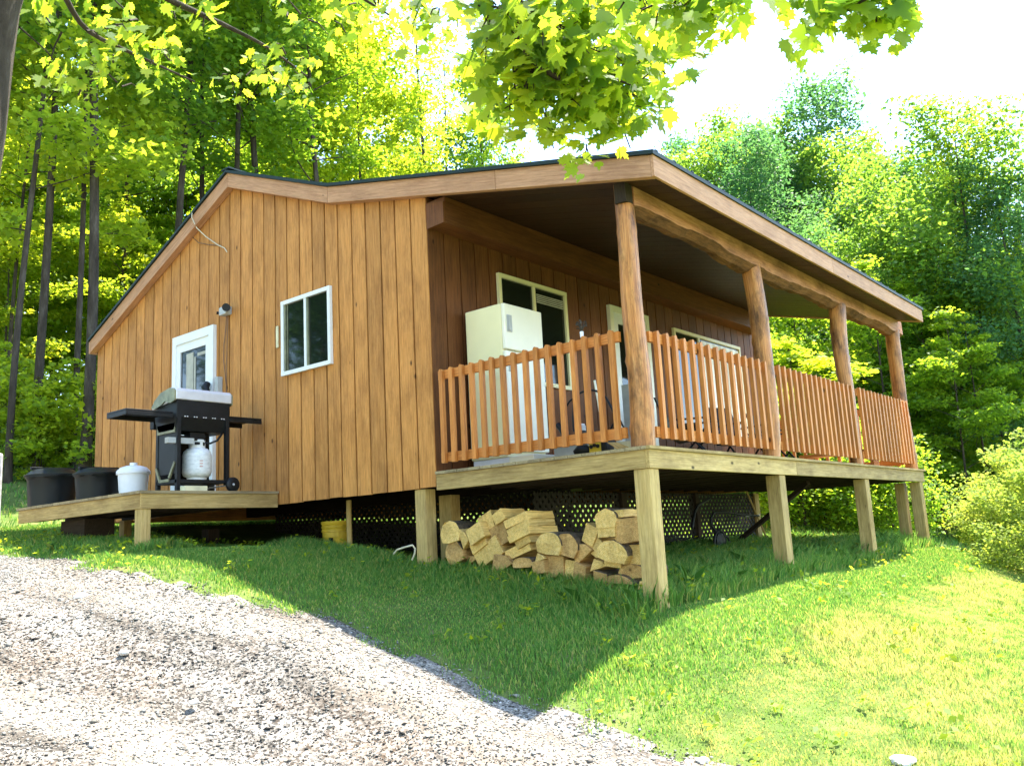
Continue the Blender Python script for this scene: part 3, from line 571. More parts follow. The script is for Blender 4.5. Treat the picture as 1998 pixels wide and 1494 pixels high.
# bins
def bin_(x, y, r, h, label, group, z0=0.0):
    e = empty('rubbish_bin', (x, y, z0), label, 'bin', group); q = random.Random(int(x*100)); seg = 40
    def bag(m_):
        vs = []; prof = [(r*.88, 0), (r*.90, h*.3), (r*.94, h*.6), (r*.97, h*.8), (r*1.0, h*.84), (r*1.04, h*.86), (r*1.04, h*.90), (r*1.0, h*.905)]
        for i, (rr, zz) in enumerate(prof):
            for j in range(seg): a = 2*pi*j/seg; k = 1+.02*sin(9*a+i)*(i < 5)+.015*sin(17*a+i*2)+.01*q.uniform(-1, 1)*(i in (3, 4, 5)); vs.append((x+rr*k*cos(a), y+rr*k*sin(a), z0+zz+(.012*sin(5*a) if 2 < i < 5 else 0)))
        n_ = len(prof); m_.add(vs, [(i*seg+j, i*seg+(j+1) % seg, (i+1)*seg+(j+1) % seg, (i+1)*seg+j) for i in range(n_-1) for j in range(seg)]+[tuple(range(seg))[::-1], tuple(range((n_-1)*seg, n_*seg))], smooth=True)
    P('bin_body', 'bag', bag, e); P('lid', 'bag', lambda m_: m_.lathe([(r*1.03, h*.90), (r*1.09, h*.905), (r*1.09, h*.94), (r*1.0, h*.965), (r*.80, h*1.08), (r*.5, h*1.12), (.02, h*1.13)], (x, y, z0), 40), e)
    P('lid_handle', 'bag', lambda m_: m_.box(x-.02, x+.02, y-r*.9, y+r*.9, z0+h*1.08, z0+h*1.16), e, bevel=.006)
bin_(-5.72, -1.12, .30, .46, 'black round rubbish bin at the far left end of the side deck', 'black lidded bins on the side deck')
bin_(-4.52, -1.10, .262, .37, 'black round bin between the other black bin and the white bin', 'black lidded bins on the side deck')
wb = empty('white_bin', (-3.65, -1.12, 0), 'small white lidded plastic bin beside the barbecue', 'bin')
P('bin_body', 'whitep', lambda m_: m_.lathe([(.135, 0), (.15, .1), (.162, .26), (.162, .27)], (-3.65, -1.12, 0), 36), wb)
P('lid', 'whitep', lambda m_: m_.lathe([(.176, .262), (.180, .27), (.178, .30), (.14, .34), (.08, .36), (.04, .365), (.04, .395), (.001, .397)], (-3.65, -1.12, 0), 36), wb)
pb = MB(); pb.box(-9.95, -9.55, -1.9, -1.5, 0, .62); bx_ = pb
c_ = at(-22, 910, 11.0); m_ = MB(); m_.box(c_[0]-.3, c_[0]+.06, c_[1]-.25, c_[1]+.15, g1(c_[0], c_[1])-.05, c_[2]+.17); tag(m_.build('storage_box', 'stone', bevel=.03), 'pale grey box half cut off by the left edge', 'box')

# ------------------------------------------------------------------ things on the porch
fr = empty('refrigerator', (.34, .7, 0), 'old cream refrigerator standing on the porch beside the window', 'refrigerator')
P('cabinet', 'cream', lambda m_: m_.box(.08, .555, .42, 1.02, .10, 1.62), fr, bevel=.012)
P('freezer_door', 'creamw', lambda m_: m_.box(.557, .60, .418, 1.022, 1.155, 1.615), fr, bevel=.010)
P('fridge_door', 'creamw', lambda m_: m_.box(.557, .60, .418, 1.022, .16, 1.14), fr, bevel=.010)
for z0, z1 in ((1.33, 1.50), (.93, 1.08)): P('door_handle', 'greyp', lambda m_: (m_.box(.60, .612, .45, .52, z0, z1), m_.box(.612, .63, .46, .475, z0+.01, z1-.01)), fr, bevel=.004)
P('kick_grille', 'whitep', lambda m_: m_.box(.1, .585, .43, 1.01, .0, .098), fr)
m_ = MB(); m_.box(.62, .92, .35, 1.15, .0, .095); tag(m_.build('foam_sheet', 'creamw', bevel=.01), 'flat cream board lying in front of the refrigerator', 'board')
def canister(nm, c, r, h, mat, lab, cat, band=None):
    e = empty(nm, c, lab, cat); P('body', mat, lambda m_: m_.lathe([(r*.96, 0), (r, .01), (r, h*.9), (r*.9, h*.97), (r*.5, h)], c, 24), e)
    if band: P('band', band, lambda m_: m_.lathe([(r*1.01, h*.42), (r*1.01, h*.66)], c, 24), e)
    P('lid', 'whitep' if band else 'black', lambda m_: m_.lathe([(r*.8, h*.98), (r*.8, h*1.04), (r*.75, h*1.05)], c, 24), e)
ic = empty('cool_box', (1.25, .7, 0), 'pale grey cool box on the porch floor behind the railing', 'cool box')
P('body', 'greyp', lambda m_: m_.box(1.1, 1.42, .42, .8, 0, .13), ic, bevel=.01); P('lid', 'whitep', lambda m_: m_.box(1.08, 1.44, .40, .82, .131, .16), ic, bevel=.01)
canister('paint_can', (1.33, .55, .162), .045, .16, 'greyp', 'grey can with black band standing on the cool box', 'can', 'black')
yb = empty('battery_charger', (1.58, .4, 0), 'yellow and black box with three round black ports on the porch floor', 'charger')
P('body', 'yellow', lambda m_: m_.box(1.53, 1.66, .36, .5, 0, .13), yb, bevel=.01); P('end_cap', 'black', lambda m_: m_.box(1.661, 1.72, .355, .505, 0, .14), yb, bevel=.01)
for i in range(3): P('port', 'black', lambda m_: m_.lathe([(.017, 0), (.017, .012), (.001, .013)], seg=14).xf(Matrix.Translation((1.56+i*.035, .362, .088+.01*(i == 1))) @ Matrix.Rotation(pi/2, 4, 'X')), yb)
m_ = MB(); q = random.Random(5); m_.tube([(1.38, .36, .05), (1.43, .37, .07), (1.49, .38, .06), (1.52, .40, .05)], [.03, .055, .055, .03], 9); tag(m_.build('black_bag', 'bag'), 'crumpled black bag beside the yellow charger', 'bag')
for (pxs, lab) in (([(1112, 790), (1120, 778), (1128, 769), (1136, 760)], 'l'), ([(1121, 838), (1120, 800), (1121, 782), (1132, 772)], 'm'), ([(1163, 766), (1175, 772), (1185, 782), (1192, 793)], 'r'), ([(1192, 795), (1205, 815), (1209, 835)], 'rr')): pass
fw = empty('folding_walker', (1.45, .9, 0), 'dark folded tubular frame with curved handles behind the near railing', 'walker')
H_ = lambda px, py, y=.75: tuple(hit(px, py, 1, y))
P('curved_tube', 'black', lambda m_: m_.tube([H_(1120, 842), H_(1118, 815), H_(1120, 785), H_(1128, 768), H_(1148, 760), H_(1165, 763), H_(1182, 775), H_(1193, 795), H_(1203, 815), H_(1212, 850)], .011, 8), fw)
P('curved_tube', 'black', lambda m_: m_.tube([H_(1093, 838), H_(1096, 822), H_(1097, 805), H_(1112, 782), H_(1128, 770)], .010, 8), fw)
P('curved_tube', 'black', lambda m_: m_.tube([H_(1180, 862, .9), H_(1195, 830, .9), H_(1206, 812, .9), H_(1225, 850, .9)], .010, 8), fw)
P('pivot', 'black', lambda m_: (m_.tube([H_(1140, 838), H_(1150, 834), H_(1157, 840)], .014, 8), m_.tube([H_(1088, 828), H_(1096, 838), H_(1102, 850)], .03, 8)), fw)
P('foot', 'black', lambda m_: m_.box(H_(1118, 842)[0]-.05, H_(1120, 842)[0]+.05, .7, .8, .0, .22), fw)
m_ = MB(); m_.tube([H_(1160, 742, 1.1), H_(1178, 845, 1.1)], .012, 8); tag(m_.build('broom_handle', 'creamw'), 'pale broom stick leaning behind the near railing', 'broom')
pbx = empty('cardboard_box', (1.9, .35, 0), 'torn open cardboard box beside the corner log post', 'box')
P('side', 'brick', lambda m_: m_.box(1.78, 1.98, .38, .50, 0, .10), pbx); P('flap', 'fire', lambda m_: m_.bar((1.80, .36, .10), (1.93, .30, .03), .14, .004), pbx)
m_ = MB(); m_.box(1.995, 2.10, .30, .42, 0, .12); tag(m_.build('white_box', 'whitep', bevel=.004), 'small white carton against the corner log post', 'carton')
m_ = MB(); p_ = hit(1215, 730, 1, 2.6); m_.box(p_[0]-.03, p_[0]+.22, 2.6, 2.64, .15, 1.02); tag(m_.build('weathered_board', 'greyp'), 'grey grained board standing by the porch door', 'board')
vs_ = empty('plant_pot', tuple(hit(1139, 656, 1, .03)), 'tiny potted plant perched on the near railing', 'plant')
c_ = hit(1140, 655, 1, .03); P('pot', 'whitep', lambda m_: m_.lathe([(.014, 0), (.017, .045), (.015, .05)], (c_[0], -.006, .978), 12), vs_)
def stems(m_):
    q = random.Random(3)
    for i in range(14): a = q.uniform(0, 6.28); r = q.uniform(.01, .06); zz = q.uniform(.05, .12); m_.tube([(c_[0], -.006, 1.02), (c_[0]+r*cos(a)*.5, -.006+r*sin(a)*.5, 1.0+zz), (c_[0]+r*cos(a), -.006+r*sin(a), 1.0+zz+.005)], [.002, .004, .011], 5)
P('foliage', 'bark', stems, vs_)
def chair(x, y, rz, label):
    e = empty('patio_chair', (x, y, 0), label, 'chair', 'black patio chairs on the porch'); R_ = Matrix.Translation((x, y, 0)) @ Matrix.Rotation(rz, 4, 'Z')
    def Q(nm, fn, mt='black'): m_ = MB(); fn(m_); m_.xf(R_); m_.build(nm, mt, e)
    Q('seat', lambda m_: m_.hexa([(-.25, -.25, .38), (.25, -.25, .38), (.25, .25, .42), (-.25, .25, .42), (-.25, -.25, .40), (.25, -.25, .40), (.25, .25, .44), (-.25, .25, .44)]))
    Q('backrest', lambda m_: m_.hexa([(-.25, -.27, .40), (.25, -.27, .40), (.25, -.25, .40), (-.25, -.25, .40), (-.24, -.45, .92), (.24, -.45, .92), (.24, -.43, .92), (-.24, -.43, .92)]))
    for sx in (-.27, .27):
        Q('leg', lambda m_: m_.tube([(sx, .27, .01), (sx, -.05, .42), (sx, -.28, .62)], .013, 7)); Q('leg', lambda m_: m_.tube([(sx, -.30, .01), (sx, .08, .42), (sx, .22, .62)], .013, 7)); Q('armrest', lambda m_: m_.box(sx-.02, sx+.02, -.28, .26, .61, .63))
chair(.9, 3.6, -1.2, 'black patio chair nearest to the porch door'); chair(1.0, 4.7, -1.9, 'black patio chair in the middle of the porch'); chair(.95, 6.1, -1.4, 'black patio chair at the far end of the porch')
dm = empty('log_bench', (1.5, 6.9, 0), 'low orange wooden bench at the far end of the porch', 'bench')
P('seat', 'rail', lambda m_: m_.box(.9, 2.0, 6.75, 7.1, .27, .31), dm)
for xx in (.95, 1.9): P('leg', 'rail', lambda m_: m_.box(xx, xx+.05, 6.8, 7.05, 0, .27), dm)

# ------------------------------------------------------------------ under the porch
yk = empty('yellow_bucket', (-2.2, .55, -.75), 'yellow plastic bucket standing in the grass under the cabin', 'bucket')
BC = (-2.18, .55, g1(-2.18, .55)-.05)
BH = -.365-BC[2]
P('bucket_body', 'yellowb', lambda m_: m_.lathe([(.135, 0), (.15, BH*.7), (.153, BH*.72), (.165, BH*.73), (.165, BH*.78), (.156, BH*.80), (.168, BH*.84), (.168, BH*.88), (.158, BH*.9), (.170, BH*.93), (.170, BH), (.16, BH), (.155, BH*.6)], BC, 36), yk)
P('label', 'black', lambda m_: m_.lathe([(.1, 0)], BC, 3) if 0 else m_.box(BC[0]+.06, BC[0]+.10, BC[1]-.158, BC[1]-.13, BC[2]+BH*.42, BC[2]+BH*.58), yk)
lp = [hit(768, 1080, 1, -.1), hit(775, 1072, 1, -.1), hit(790, 1067, 1, -.08), hit(805, 1063, 1, -.06), hit(810, 1070, 1, -.05), hit(809, 1080, 1, -.05), hit(804, 1092, 1, -.05)]
m_ = MB(); m_.tube([tuple(p) for p in lp], .009, 7); tag(m_.build('hose', 'cable'), 'cream hose looped in the grass beside the wall support post', 'hose')
# garden cultivator (black frame with one wheel)
gc = empty('garden_cultivator', (1.0, 5.0, -1.0), 'black hand cultivator with curved frame and one wheel under the porch', 'cultivator')
G_ = lambda px, py, x=.7: tuple(hit(px, py, 0, x))
P('wheel', 'blackmetal', lambda m_: m_.tube([(.7, G_(1405, 1060)[1]+.15*cos(a), G_(1405, 1058)[2]+.15*sin(a)) for a in np.linspace(0, 2*pi, 25)], .02, 8), gc)
P('wheel_disc', 'blackmetal', lambda m_: m_.lathe([(.12, 0), (.12, .03), (.03, .05), (.001, .05)], seg=24).xf(Matrix.Translation((.69, G_(1405, 1060)[1], G_(1405, 1058)[2])) @ Matrix.Rotation(pi/2, 4, 'Y')), gc)
P('frame_tube', 'blackmetal', lambda m_: m_.tube([G_(1425, 1060), G_(1420, 1048), G_(1407, 1042), G_(1395, 1036), G_(1388, 1025), G_(1387, 1010), G_(1392, 1000), G_(1410, 998), G_(1450, 1004), G_(1480, 1006)], .016, 8), gc)
P('handle', 'blackmetal', lambda m_: m_.tube([G_(1350, 1030, .9), G_(1355, 1000, .9), G_(1362, 985, .9), G_(1385, 972, .9)], .018, 8), gc)
P('handle', 'steel', lambda m_: m_.tube([G_(1455, 1007), G_(1482, 1004)], .007, 6), gc)

# ------------------------------------------------------------------ firewood
FW = [('h', 345, 415, 150, 145, 6, 0, 'split round with a pale curved face against the wall support post'), ('h', 375, 555, 130, 150, 15, 1, 'brown round end under the pale one by the wall support post'),
 ('w', 432, 450, 70, 150, 28, 0, 'thin pale wedge leaning beside the leftmost split round'), ('q', 520, 430, 120, 120, 28, 0, 'pale block below the leaning top left block'), ('q', 603, 350, 105, 125, 28, 0, 'block tilted at the peak of the left heap'),
 ('q', 683, 315, 85, 85, 22, 0, 'small square block at the peak of the left heap'), ('q', 690, 440, 130, 150, 22, 1, 'dark brown block in the middle of the left heap'), ('q', 810, 335, 175, 62, 20, 0, 'topmost of the bright planks in the left heap'),  # the dark block takes the browner split wood
 ('q', 822, 392, 170, 52, 20, 0, 'second of the bright planks in the left heap'), ('q', 830, 440, 165, 50, 18, 0, 'third of the bright planks in the left heap'), ('q', 855, 487, 110, 60, 18, 0, 'knotty bright plank right of the dark block'), ('q', 820, 550, 185, 72, 16, 0, 'long knotty plank at the bottom right of the left heap'),
 ('q', 545, 505, 130, 80, 28, 0, 'flat pale block low on the left heap'), ('q', 578, 582, 115, 135, 30, 0, 'upright pale block low on the left heap'), ('q', 655, 530, 95, 150, 32, 0, 'tall block beneath the dark brown block'),
 ('w', 690, 630, 170, 140, 18, 1, 'large brown wedge at the foot of the left heap'), ('h', 850, 630, 150, 70, 0, 2, 'dark bark round between the two heaps'), ('h', 1035, 495, 180, 150, -8, 0, 'big pale half round left of the right heap'),
 ('h', 1160, 505, 160, 150, -22, 1, 'half round beside the big pale half round'), ('w', 1252, 550, 150, 140, 25, 1, 'brown wedge between the half rounds and right heap'), ('q', 1072, 662, 130, 150, 2, 1, 'square block with a knot under the big half round'),
 ('q', 965, 665, 85, 90, 4, 1, 'small block at the foot of the big half round'), ('q', 1182, 680, 75, 125, -6, 0, 'narrow bright upright block in the middle'), ('q', 1250, 700, 90, 115, -20, 1, 'leaning block right of the narrow bright block'), ('w', 965, 595, 80, 60, 10, 0, 'splintered chip wedged between the heaps'),
 ('q', 1320, 440, 85, 140, -30, 0, 'leaning pale block left of the right peak'), ('h', 1432, 322, 145, 130, 0, 0, 'round topped block at the peak of the right heap'), ('q', 1437, 420, 130, 75, 2, 0, 'flat block under the right peak'),
 ('q', 1588, 410, 170, 170, 4, 1, 'large square block with torn bark beside the corner support post'), ('q', 1520, 292, 70, 55, 3, 0, 'small bright offcut on the right peak'), ('q', 1362, 522, 80, 120, -38, 0, 'leaning block below the flat block'),
 ('h', 1480, 550, 200, 140, -14, 0, 'wide half round in the middle of the right heap'), ('q', 1622, 578, 130, 135, -4, 0, 'pale block against the corner support post'), ('w', 1370, 645, 120, 80, 10, 0, 'pale wedge below the wide half round'),
 ('q', 1480, 640, 110, 50, -8, 0, 'thin slab under the wide half round'), ('h', 1530, 765, 180, 100, -14, 2, 'bark covered log lying in the grass'), ('h', 1605, 690, 170, 100, 0, 2, 'dark bark log under the pale corner block'),
 ('q', 1185, 778, 95, 60, 0, 1, 'low block half buried in grass in the middle'), ('w', 1680, 792, 50, 60, 0, 0, 'tiny bright chip at the foot of the corner support post'), ('w', 490, 610, 100, 60, 25, 1, 'low brown wedge in the grass under the left heap'), ('q', 1395, 740, 95, 75, -10, 2, 'dark log end low in the right heap')]
for i, (ty, px, py, w_, h_, rot, mt, lab) in enumerate(FW):
    y0 = .12+rnd.uniform(-.06, .06); X_, Y_ = 780+px/3.568, 920+py/3.568; c = hit(X_, Y_, 1, y0); dep = float((np.array(c)-CAMP) @ CF); sc = dep/FPX/3.568; W_, H2 = w_*sc*1.12/.9, h_*sc
    if ty == 'q': j = lambda: rnd.uniform(.94, 1.04); poly = [(-W_/2*j(), -H2/2*j()), (W_/2*j(), -H2/2*j()), (W_/2*j(), H2/2*j()), (-W_/2*j(), H2/2*j())]
    elif ty == 'h': poly = [(-W_*.45, -H2/2), (-W_*.1, -H2*.56), (W_*.42, -H2/2)]+[(W_/2*cos(a), -H2*.1+H2*.6*sin(a)) for a in np.linspace(.05, pi-.05, 9)]
    else: poly = [(-W_/2, -H2/2), (W_/2, -H2*.35), (W_*.35, H2*.1), (-W_*.1, H2/2)]
    m_ = MB(); rt = radians(rot+rnd.uniform(-3, 3)); n_ = len(poly); L_ = rnd.uniform(.32, .42)
    pl = [(u*cos(rt)-v*sin(rt), u*sin(rt)+v*cos(rt)) for u, v in poly]; dx = rnd.uniform(-.05, .03); rr = random.Random(i)
    sec = 5; vs = []
    for k in range(sec+1):
        t = k/sec
        for (u, v) in pl: vs.append((c[0]+u*(1-.05*t)+dx*t+rr.uniform(-.004, .004), y0+L_*t+rr.uniform(-.012, .012)*(k in (0, sec)), c[2]+v*(1-.05*t)+rr.uniform(-.004, .004)))
    fs = [tuple(range(n_)), tuple(range(sec*n_+n_-1, sec*n_-1, -1))]+[(k*n_+j, (k+1)*n_+j, (k+1)*n_+(j+1) % n_, k*n_+(j+1) % n_) for k in range(sec) for j in range(n_)]
    o_ = rr.uniform(0, 50); lc = [(v[1]*1.0+o_, v[0]+o_, v[2]) for v in vs]
    m_.add(vs, fs, loc=lc, mi=0); 
    if ty == 'h': m_.mi = [0, 0]+[1 if 2 < j < n_-1 else 0 for k in range(sec) for j in range(n_)]
    mats = [['fire', 'logbark'], ['fire2', 'logbark'], ['fire2', 'logbark']][mt]
    if mt == 2: m_.mi = [0, 0]+[1]*(len(fs)-2)
    tag(m_.build('firewood_log', mats, bevel=.004), lab, 'firewood', 'split firewood stacked under the porch')
# ------------------------------------------------------------------ vegetation
QUAD = (np.array([(0, -.5, 0), (.36, .0, .05), (0, .5, -.03), (-.36, .02, .05)]), 4)
LOB = (np.array([(0, -.5, 0), (.28, -.28, .03), (.46, .02, .02), (.2, .08, 0), (.12, .5, -.04), (-.06, .2, 0), (-.2, .12, 0), (-.48, .05, .03), (-.3, -.28, .03)]), 9)
def maple_outline():
    half = [(0, -.36), (.10, -.40), (.26, -.42), (.20, -.30), (.44, -.20), (.38, -.10), (.52, .08), (.36, .06), (.40, .26), (.24, .16), (.12, .20), (.17, .40), (.07, .42), (0, .62)]
    pts = half+[(-x, y) for x, y in half[::-1][1:-1]]; return np.array([(x, y, .10*abs(x)-.06*y*y) for x, y in pts])
MAPLE = (maple_outline(), len(maple_outline()))
def unit(v): return v/np.maximum(np.linalg.norm(v, axis=1, keepdims=True), 1e-9)
def leaves(name, P_, Nn, S_, shape, mat, r=rng, tone=None, droop=None):
    sh, k = shape; n_ = len(P_); Nn = unit(Nn); a = r.normal(size=(n_, 3))
    if droop is not None: a = droop+a*.45
    curl = r.uniform(-.6, 2.6, n_)[:, None, None]; wid = r.uniform(.72, 1.08, n_)[:, None, None]
    T = unit(a-Nn*(a*Nn).sum(1, keepdims=True)); B = np.cross(Nn, T)
    V = P_[:, None]+S_[:, None, None]*(sh[None, :, 0:1]*wid*B[:, None]+sh[None, :, 1:2]*T[:, None]+sh[None, :, 2:3]*curl*Nn[:, None])
    tone = r.random(n_) if tone is None else tone
    return npmesh(name, V.reshape(-1, 3), np.arange(n_*k).reshape(n_, k), mat, np.repeat(tone, k))
def tube_np(paths):
    """paths: list of (pts (n,3), radii, seg)"""
    V = []; F = []; o = 0
    for pts, rad, seg in paths:
        pts = np.asarray(pts, float); n_ = len(pts); t = np.gradient(pts, axis=0); t = unit(t); x = np.cross(t, [0.31, .57, .11]); x = unit(x); y = np.cross(t, x); a = np.arange(seg)*2*pi/seg
        V.append((pts[:, None]+np.asarray(rad)[:, None, None]*(x[:, None]*np.cos(a)[None, :, None]+y[:, None]*np.sin(a)[None, :, None])).reshape(-1, 3))
        i, j = np.meshgrid(np.arange(n_-1), np.arange(seg), indexing='ij'); F.append((np.stack([i*seg+j, i*seg+(j+1) % seg, (i+1)*seg+(j+1) % seg, (i+1)*seg+j], -1)+o).reshape(-1, 4)); o += n_*seg
    return np.vstack(V), np.vstack(F)
def make_tree(seed, H, r0, crown0, spread, nl, nleaf, lsize, mat, shape=QUAD, flat=.25, limb_up=.55, lean=.0, cl_r=.7, name='tree', prof=1.05, low_taper=.35):
    r = np.random.default_rng(seed); n_ = 16; z = np.linspace(0, H, n_); ph = r.uniform(0, 6, 4)
    px = .006*H*np.sin(z*.4+ph[0])+lean*z; py = .006*H*np.sin(z*.4+ph[1]); tr = np.c_[px-px[0], py-py[0], z-.4]; rad = r0*(1-z/H)**.75*.93+r0*.05; rad[0] *= 1.35
    paths = [(tr, rad, 9)]; C = []
    for i in range(nl):
        f = crown0+(1-crown0)*((i+r.random())/nl)**.9*.97; zz = f*H; b_ = np.array([np.interp(zz, z, tr[:, k]) for k in range(3)]); az = i*2.4+r.normal()*.5
        u = (f-crown0)/(1-crown0+1e-6); L = spread*(low_taper+(1-low_taper)*np.sin(min(1, (u*prof+.12))*pi)**.65)*r.uniform(.7, 1.15)*(1 if u < .8 else .75); up = limb_up*r.uniform(.6, 1.3)+.7*u
        d = np.array([cos(az), sin(az), up]); d /= np.linalg.norm(d); s = np.linspace(0, 1, 6)[:, None]; side = np.cross(d, [0, 0, 1.])
        pts = b_+d*L*s+side*L*.12*np.sin(s*3+az)+np.array([0, 0, -.10*L])*s**2; rr = max(.012, .33*np.interp(zz, z, rad))
        paths.append((pts, rr*(1-s[:, 0]*.85), 5))
        for t in (.45, .62, .78, .92, 1.02):
            C.append((*(b_+d*L*t+side*L*.12*sin(t*3+az)+np.array([0, 0, -.1*L*t*t])+r.normal(size=3)*[.12, .12, .06]*L*.6), cl_r*(1.15-.45*t)*L/spread*1.1+.12))
        for t in (.5, .75):
            sd = side*(1 if r.random() < .5 else -1); q0 = b_+d*L*t; q1 = q0+(d*.5+sd*.8)*L*.4; paths.append((np.array([q0, (q0+q1)/2+[0, 0, .02*L], q1]), np.array([rr*.4, rr*.25, .006]), 4)); C.append((*q1, cl_r*.7))
    C.append((*tr[-1], cl_r*.6)); C = np.array(C)
    V, F = tube_np(paths); tm = npmesh(name+'_trunk', V, F, 'bark', smooth=True)
    wt = C[:, 3]**2; idx = r.choice(len(C), nleaf, p=wt/wt.sum()); g = r.normal(size=(nleaf, 3)); g = g/np.linalg.norm(g, axis=1, keepdims=True)*r.random((nleaf, 1))**.45
    P_ = C[idx, :3]+g*C[idx, 3:4]*np.array([1, 1, flat*1.6]); Nn = np.array([0, 0, 1.])+r.normal(size=(nleaf, 3))*.55; S_ = lsize*r.uniform(.65, 1.25, nleaf)
    ct = r.random(len(C)); tone = np.clip(.55*ct[idx]+.45*r.random(nleaf), 0, 1)
    return tm, leaves(name+'_crown', P_, Nn, S_, shape, mat, r, tone)
KIND = {}
def kind(key, *a, **k): KIND[key] = make_tree(*a, name=key, **k)
kind('tall', 1, 21, .105, .40, 3.1, 34, 14000, .165, 'leaf', shape=LOB, cl_r=.95)
kind('tall2', 2, 19, .088, .36, 2.8, 32, 13000, .16, 'leafd', shape=LOB, cl_r=.9, lean=.02)
kind('slim', 3, 15, .06, .3, 2.2, 26, 9000, .15, 'leafy', shape=LOB, cl_r=.75, lean=-.02)
kind('under', 4, 7, .045, .10, 1.9, 20, 7500, .13, 'leafy', shape=LOB, flat=.16, limb_up=.3, cl_r=.65)
kind('under2', 5, 8.5, .055, .08, 2.1, 22, 8500, .14, 'leaf', shape=LOB, flat=.16, limb_up=.35, cl_r=.7)
kind('right', 6, 17, .13, .08, 3.9, 42, 26000, .18, 'leafb', cl_r=1.15, flat=.5, prof=.82)
kind('right2', 7, 14, .11, .05, 3.6, 38, 23000, .17, 'leafc', cl_r=1.05, flat=.45, prof=.80)
kind('wispy', 8, 16, .09, .3, 2.6, 30, 3600, .13, 'leafy', cl_r=.6, limb_up=.9)
kind('bush', 9, 2.9, .04, .0, 1.75, 34, 9000, .10, 'bush', shape=LOB, flat=.35, cl_r=.42, low_taper=.9)
kind('bushd', 10, 2.3, .04, .0, 1.5, 24, 7000, .10, 'leaf', flat=.5, cl_r=.55, low_taper=.8)
kind('sapling', 12, 2.6, .014, .12, .7, 12, 1100, .13, 'leafy', shape=LOB, flat=.3, cl_r=.35)
def plant(key, px, d, label, group=None, sc=1.0, rz=None, name='tree', cat='tree', dz=0, xy=None, sq=(1, 1)):
    if xy is None: rd = rayd(px, 747+260); rd = rd/np.hypot(rd[0], rd[1]); x, y = CAMP[0]+rd[0]*d, CAMP[1]+rd[1]*d
    else: x, y = xy
    tm, cm = KIND[key]; e = empty(name, (x, y, g1(x, y)+dz), label, cat, group); e.rotation_euler = (0, 0, rnd.uniform(0, 6.28) if rz is None else rz); e.scale = (sc*sq[0], sc*sq[0], sc*sq[1])
    o = bpy.data.objects.new('trunk', tm); COL.objects.link(o); o.parent = e; o = bpy.data.objects.new('crown', cm); COL.objects.link(o); o.parent = e; return e
GL = 'slender broadleaf trees in the wood left of and behind the cabin'; GLl = 'slender dark trunked tree in the wood beyond the left side of the cabin'
# front row with individually visible trunks
for px, d, key, sc, lab in [(160, 17.5, 'tall', 1.0, 'tall straight dark trunk standing nearest the left wall corner of the cabin'), (58, 18, 'tall2', 1.0, 'dark trunk rising from the bank near the left edge'), (138, 18.5, 'slim', 1.1, 'thinner trunk close beside the tallest trunk on the left'),
   (12, 17.5, 'slim', 1.1, 'leaning thin trunk at the very left edge'), (355, 20, 'tall', .95, 'trunk rising behind the left roof slope'), (398, 22, 'tall2', 1.0, 'second trunk behind the left roof slope'), (462, 20.5, 'tall2', 1.0, 'trunk just behind the roof ridge peak'), (485, 21.5, 'tall', 1.05, 'twin trunk right of the one behind the ridge peak'),
   (622, 21, 'tall', .9, 'trunk behind the kink in the roof line'), (655, 29, 'slim', 1.2, 'slim tree right of the roof kink'), (745, 23, 'slim', 1.0, 'bright yellow green slim tree above the middle of the roof'), (850, 24, 'wispy', 1.0, 'sparse leaved tree against the blue gap above the roof'), (905, 27, 'wispy', .95, 'second sparse tree left of the hanging maple bough'), (985, 26, 'tall2', .78, 'tree behind the roof left of the hanging bough tip'), (1060, 28, 'right2', .72, 'tree directly behind the hanging maple bough')]:
    plant(key, px, d, lab, GL, sc)
q = random.Random(21)
for i in range(38):
    px = q.uniform(-260, 860); d = q.uniform(24, 44); plant(q.choice(['tall', 'tall2', 'slim', 'slim']), px, d, GLl, GL, q.uniform(.7, .95))
for i in range(26):
    px = -200+i*38+q.uniform(-15, 15); d = q.uniform(21, 34); plant(q.choice(['under', 'under2']), px, d, 'small understory maple with layered sprays left of or behind the cabin', 'understory maples in the left wood', q.uniform(.75, 1.15), name='understory_maple')
for i in range(16):
    px = q.uniform(-60, 190); d = q.uniform(17.5, 21); plant('sapling', px, d, 'bright low sapling at the edge of the wood on the left bank', 'saplings along the left bank', q.uniform(.5, 1.0), name='sapling')
# behind the house and to the right
plant('under', 1578, 20, 'bright yellow green tree seen through the porch between the log posts', None, 1.0, sq=(1.0, .62), name='young_maple')
plant('under2', 1665, 22, 'bright green tree seen low behind the third log post', None, .45, name='young_maple')
for px, d, key, sc, lab in [(1150, 34, 'right2', .9, 'tree crown just left of the porch roof corner'), (1345, 38, 'right2', 1.0, 'tree crown right of the porch roof corner'), (1400, 40, 'right', .93, 'second crown from the porch roof corner'), (1480, 37, 'right2', 1.12, 'rounded tree crown above the front fascia'), (1540, 41, 'right', .98, 'tree crown in the middle of the right skyline'),
   (1590, 36, 'right2', 1.08, 'crown just left of the tallest right skyline tree'), (1690, 37, 'right', 1.02, 'tallest pointed tree on the right skyline'), (1740, 34, 'right2', 1.0, 'crown stepping down right of the tallest skyline tree'), (1800, 30, 'right2', .83, 'lower bright crown behind the far eave end'), (1860, 31, 'right', .72, 'low crown at the dip in the right skyline'),
   (1905, 27, 'right2', .72, 'crown left of the wispy tree at the right edge'), (1965, 25, 'right2', .82, 'dense crown beneath the wispy tree'), (2040, 24, 'right', .55, 'dark tree cut by the right edge')]:
    plant(key, px, d, lab, 'trees beyond the cabin on the right', sc)
plant('wispy', 1975, 24, 'tall thin wispy tree at the right edge of the picture', None, .72); plant('wispy', 1925, 27, 'thin open topped tree left of the wispy right edge tree', None, .64)
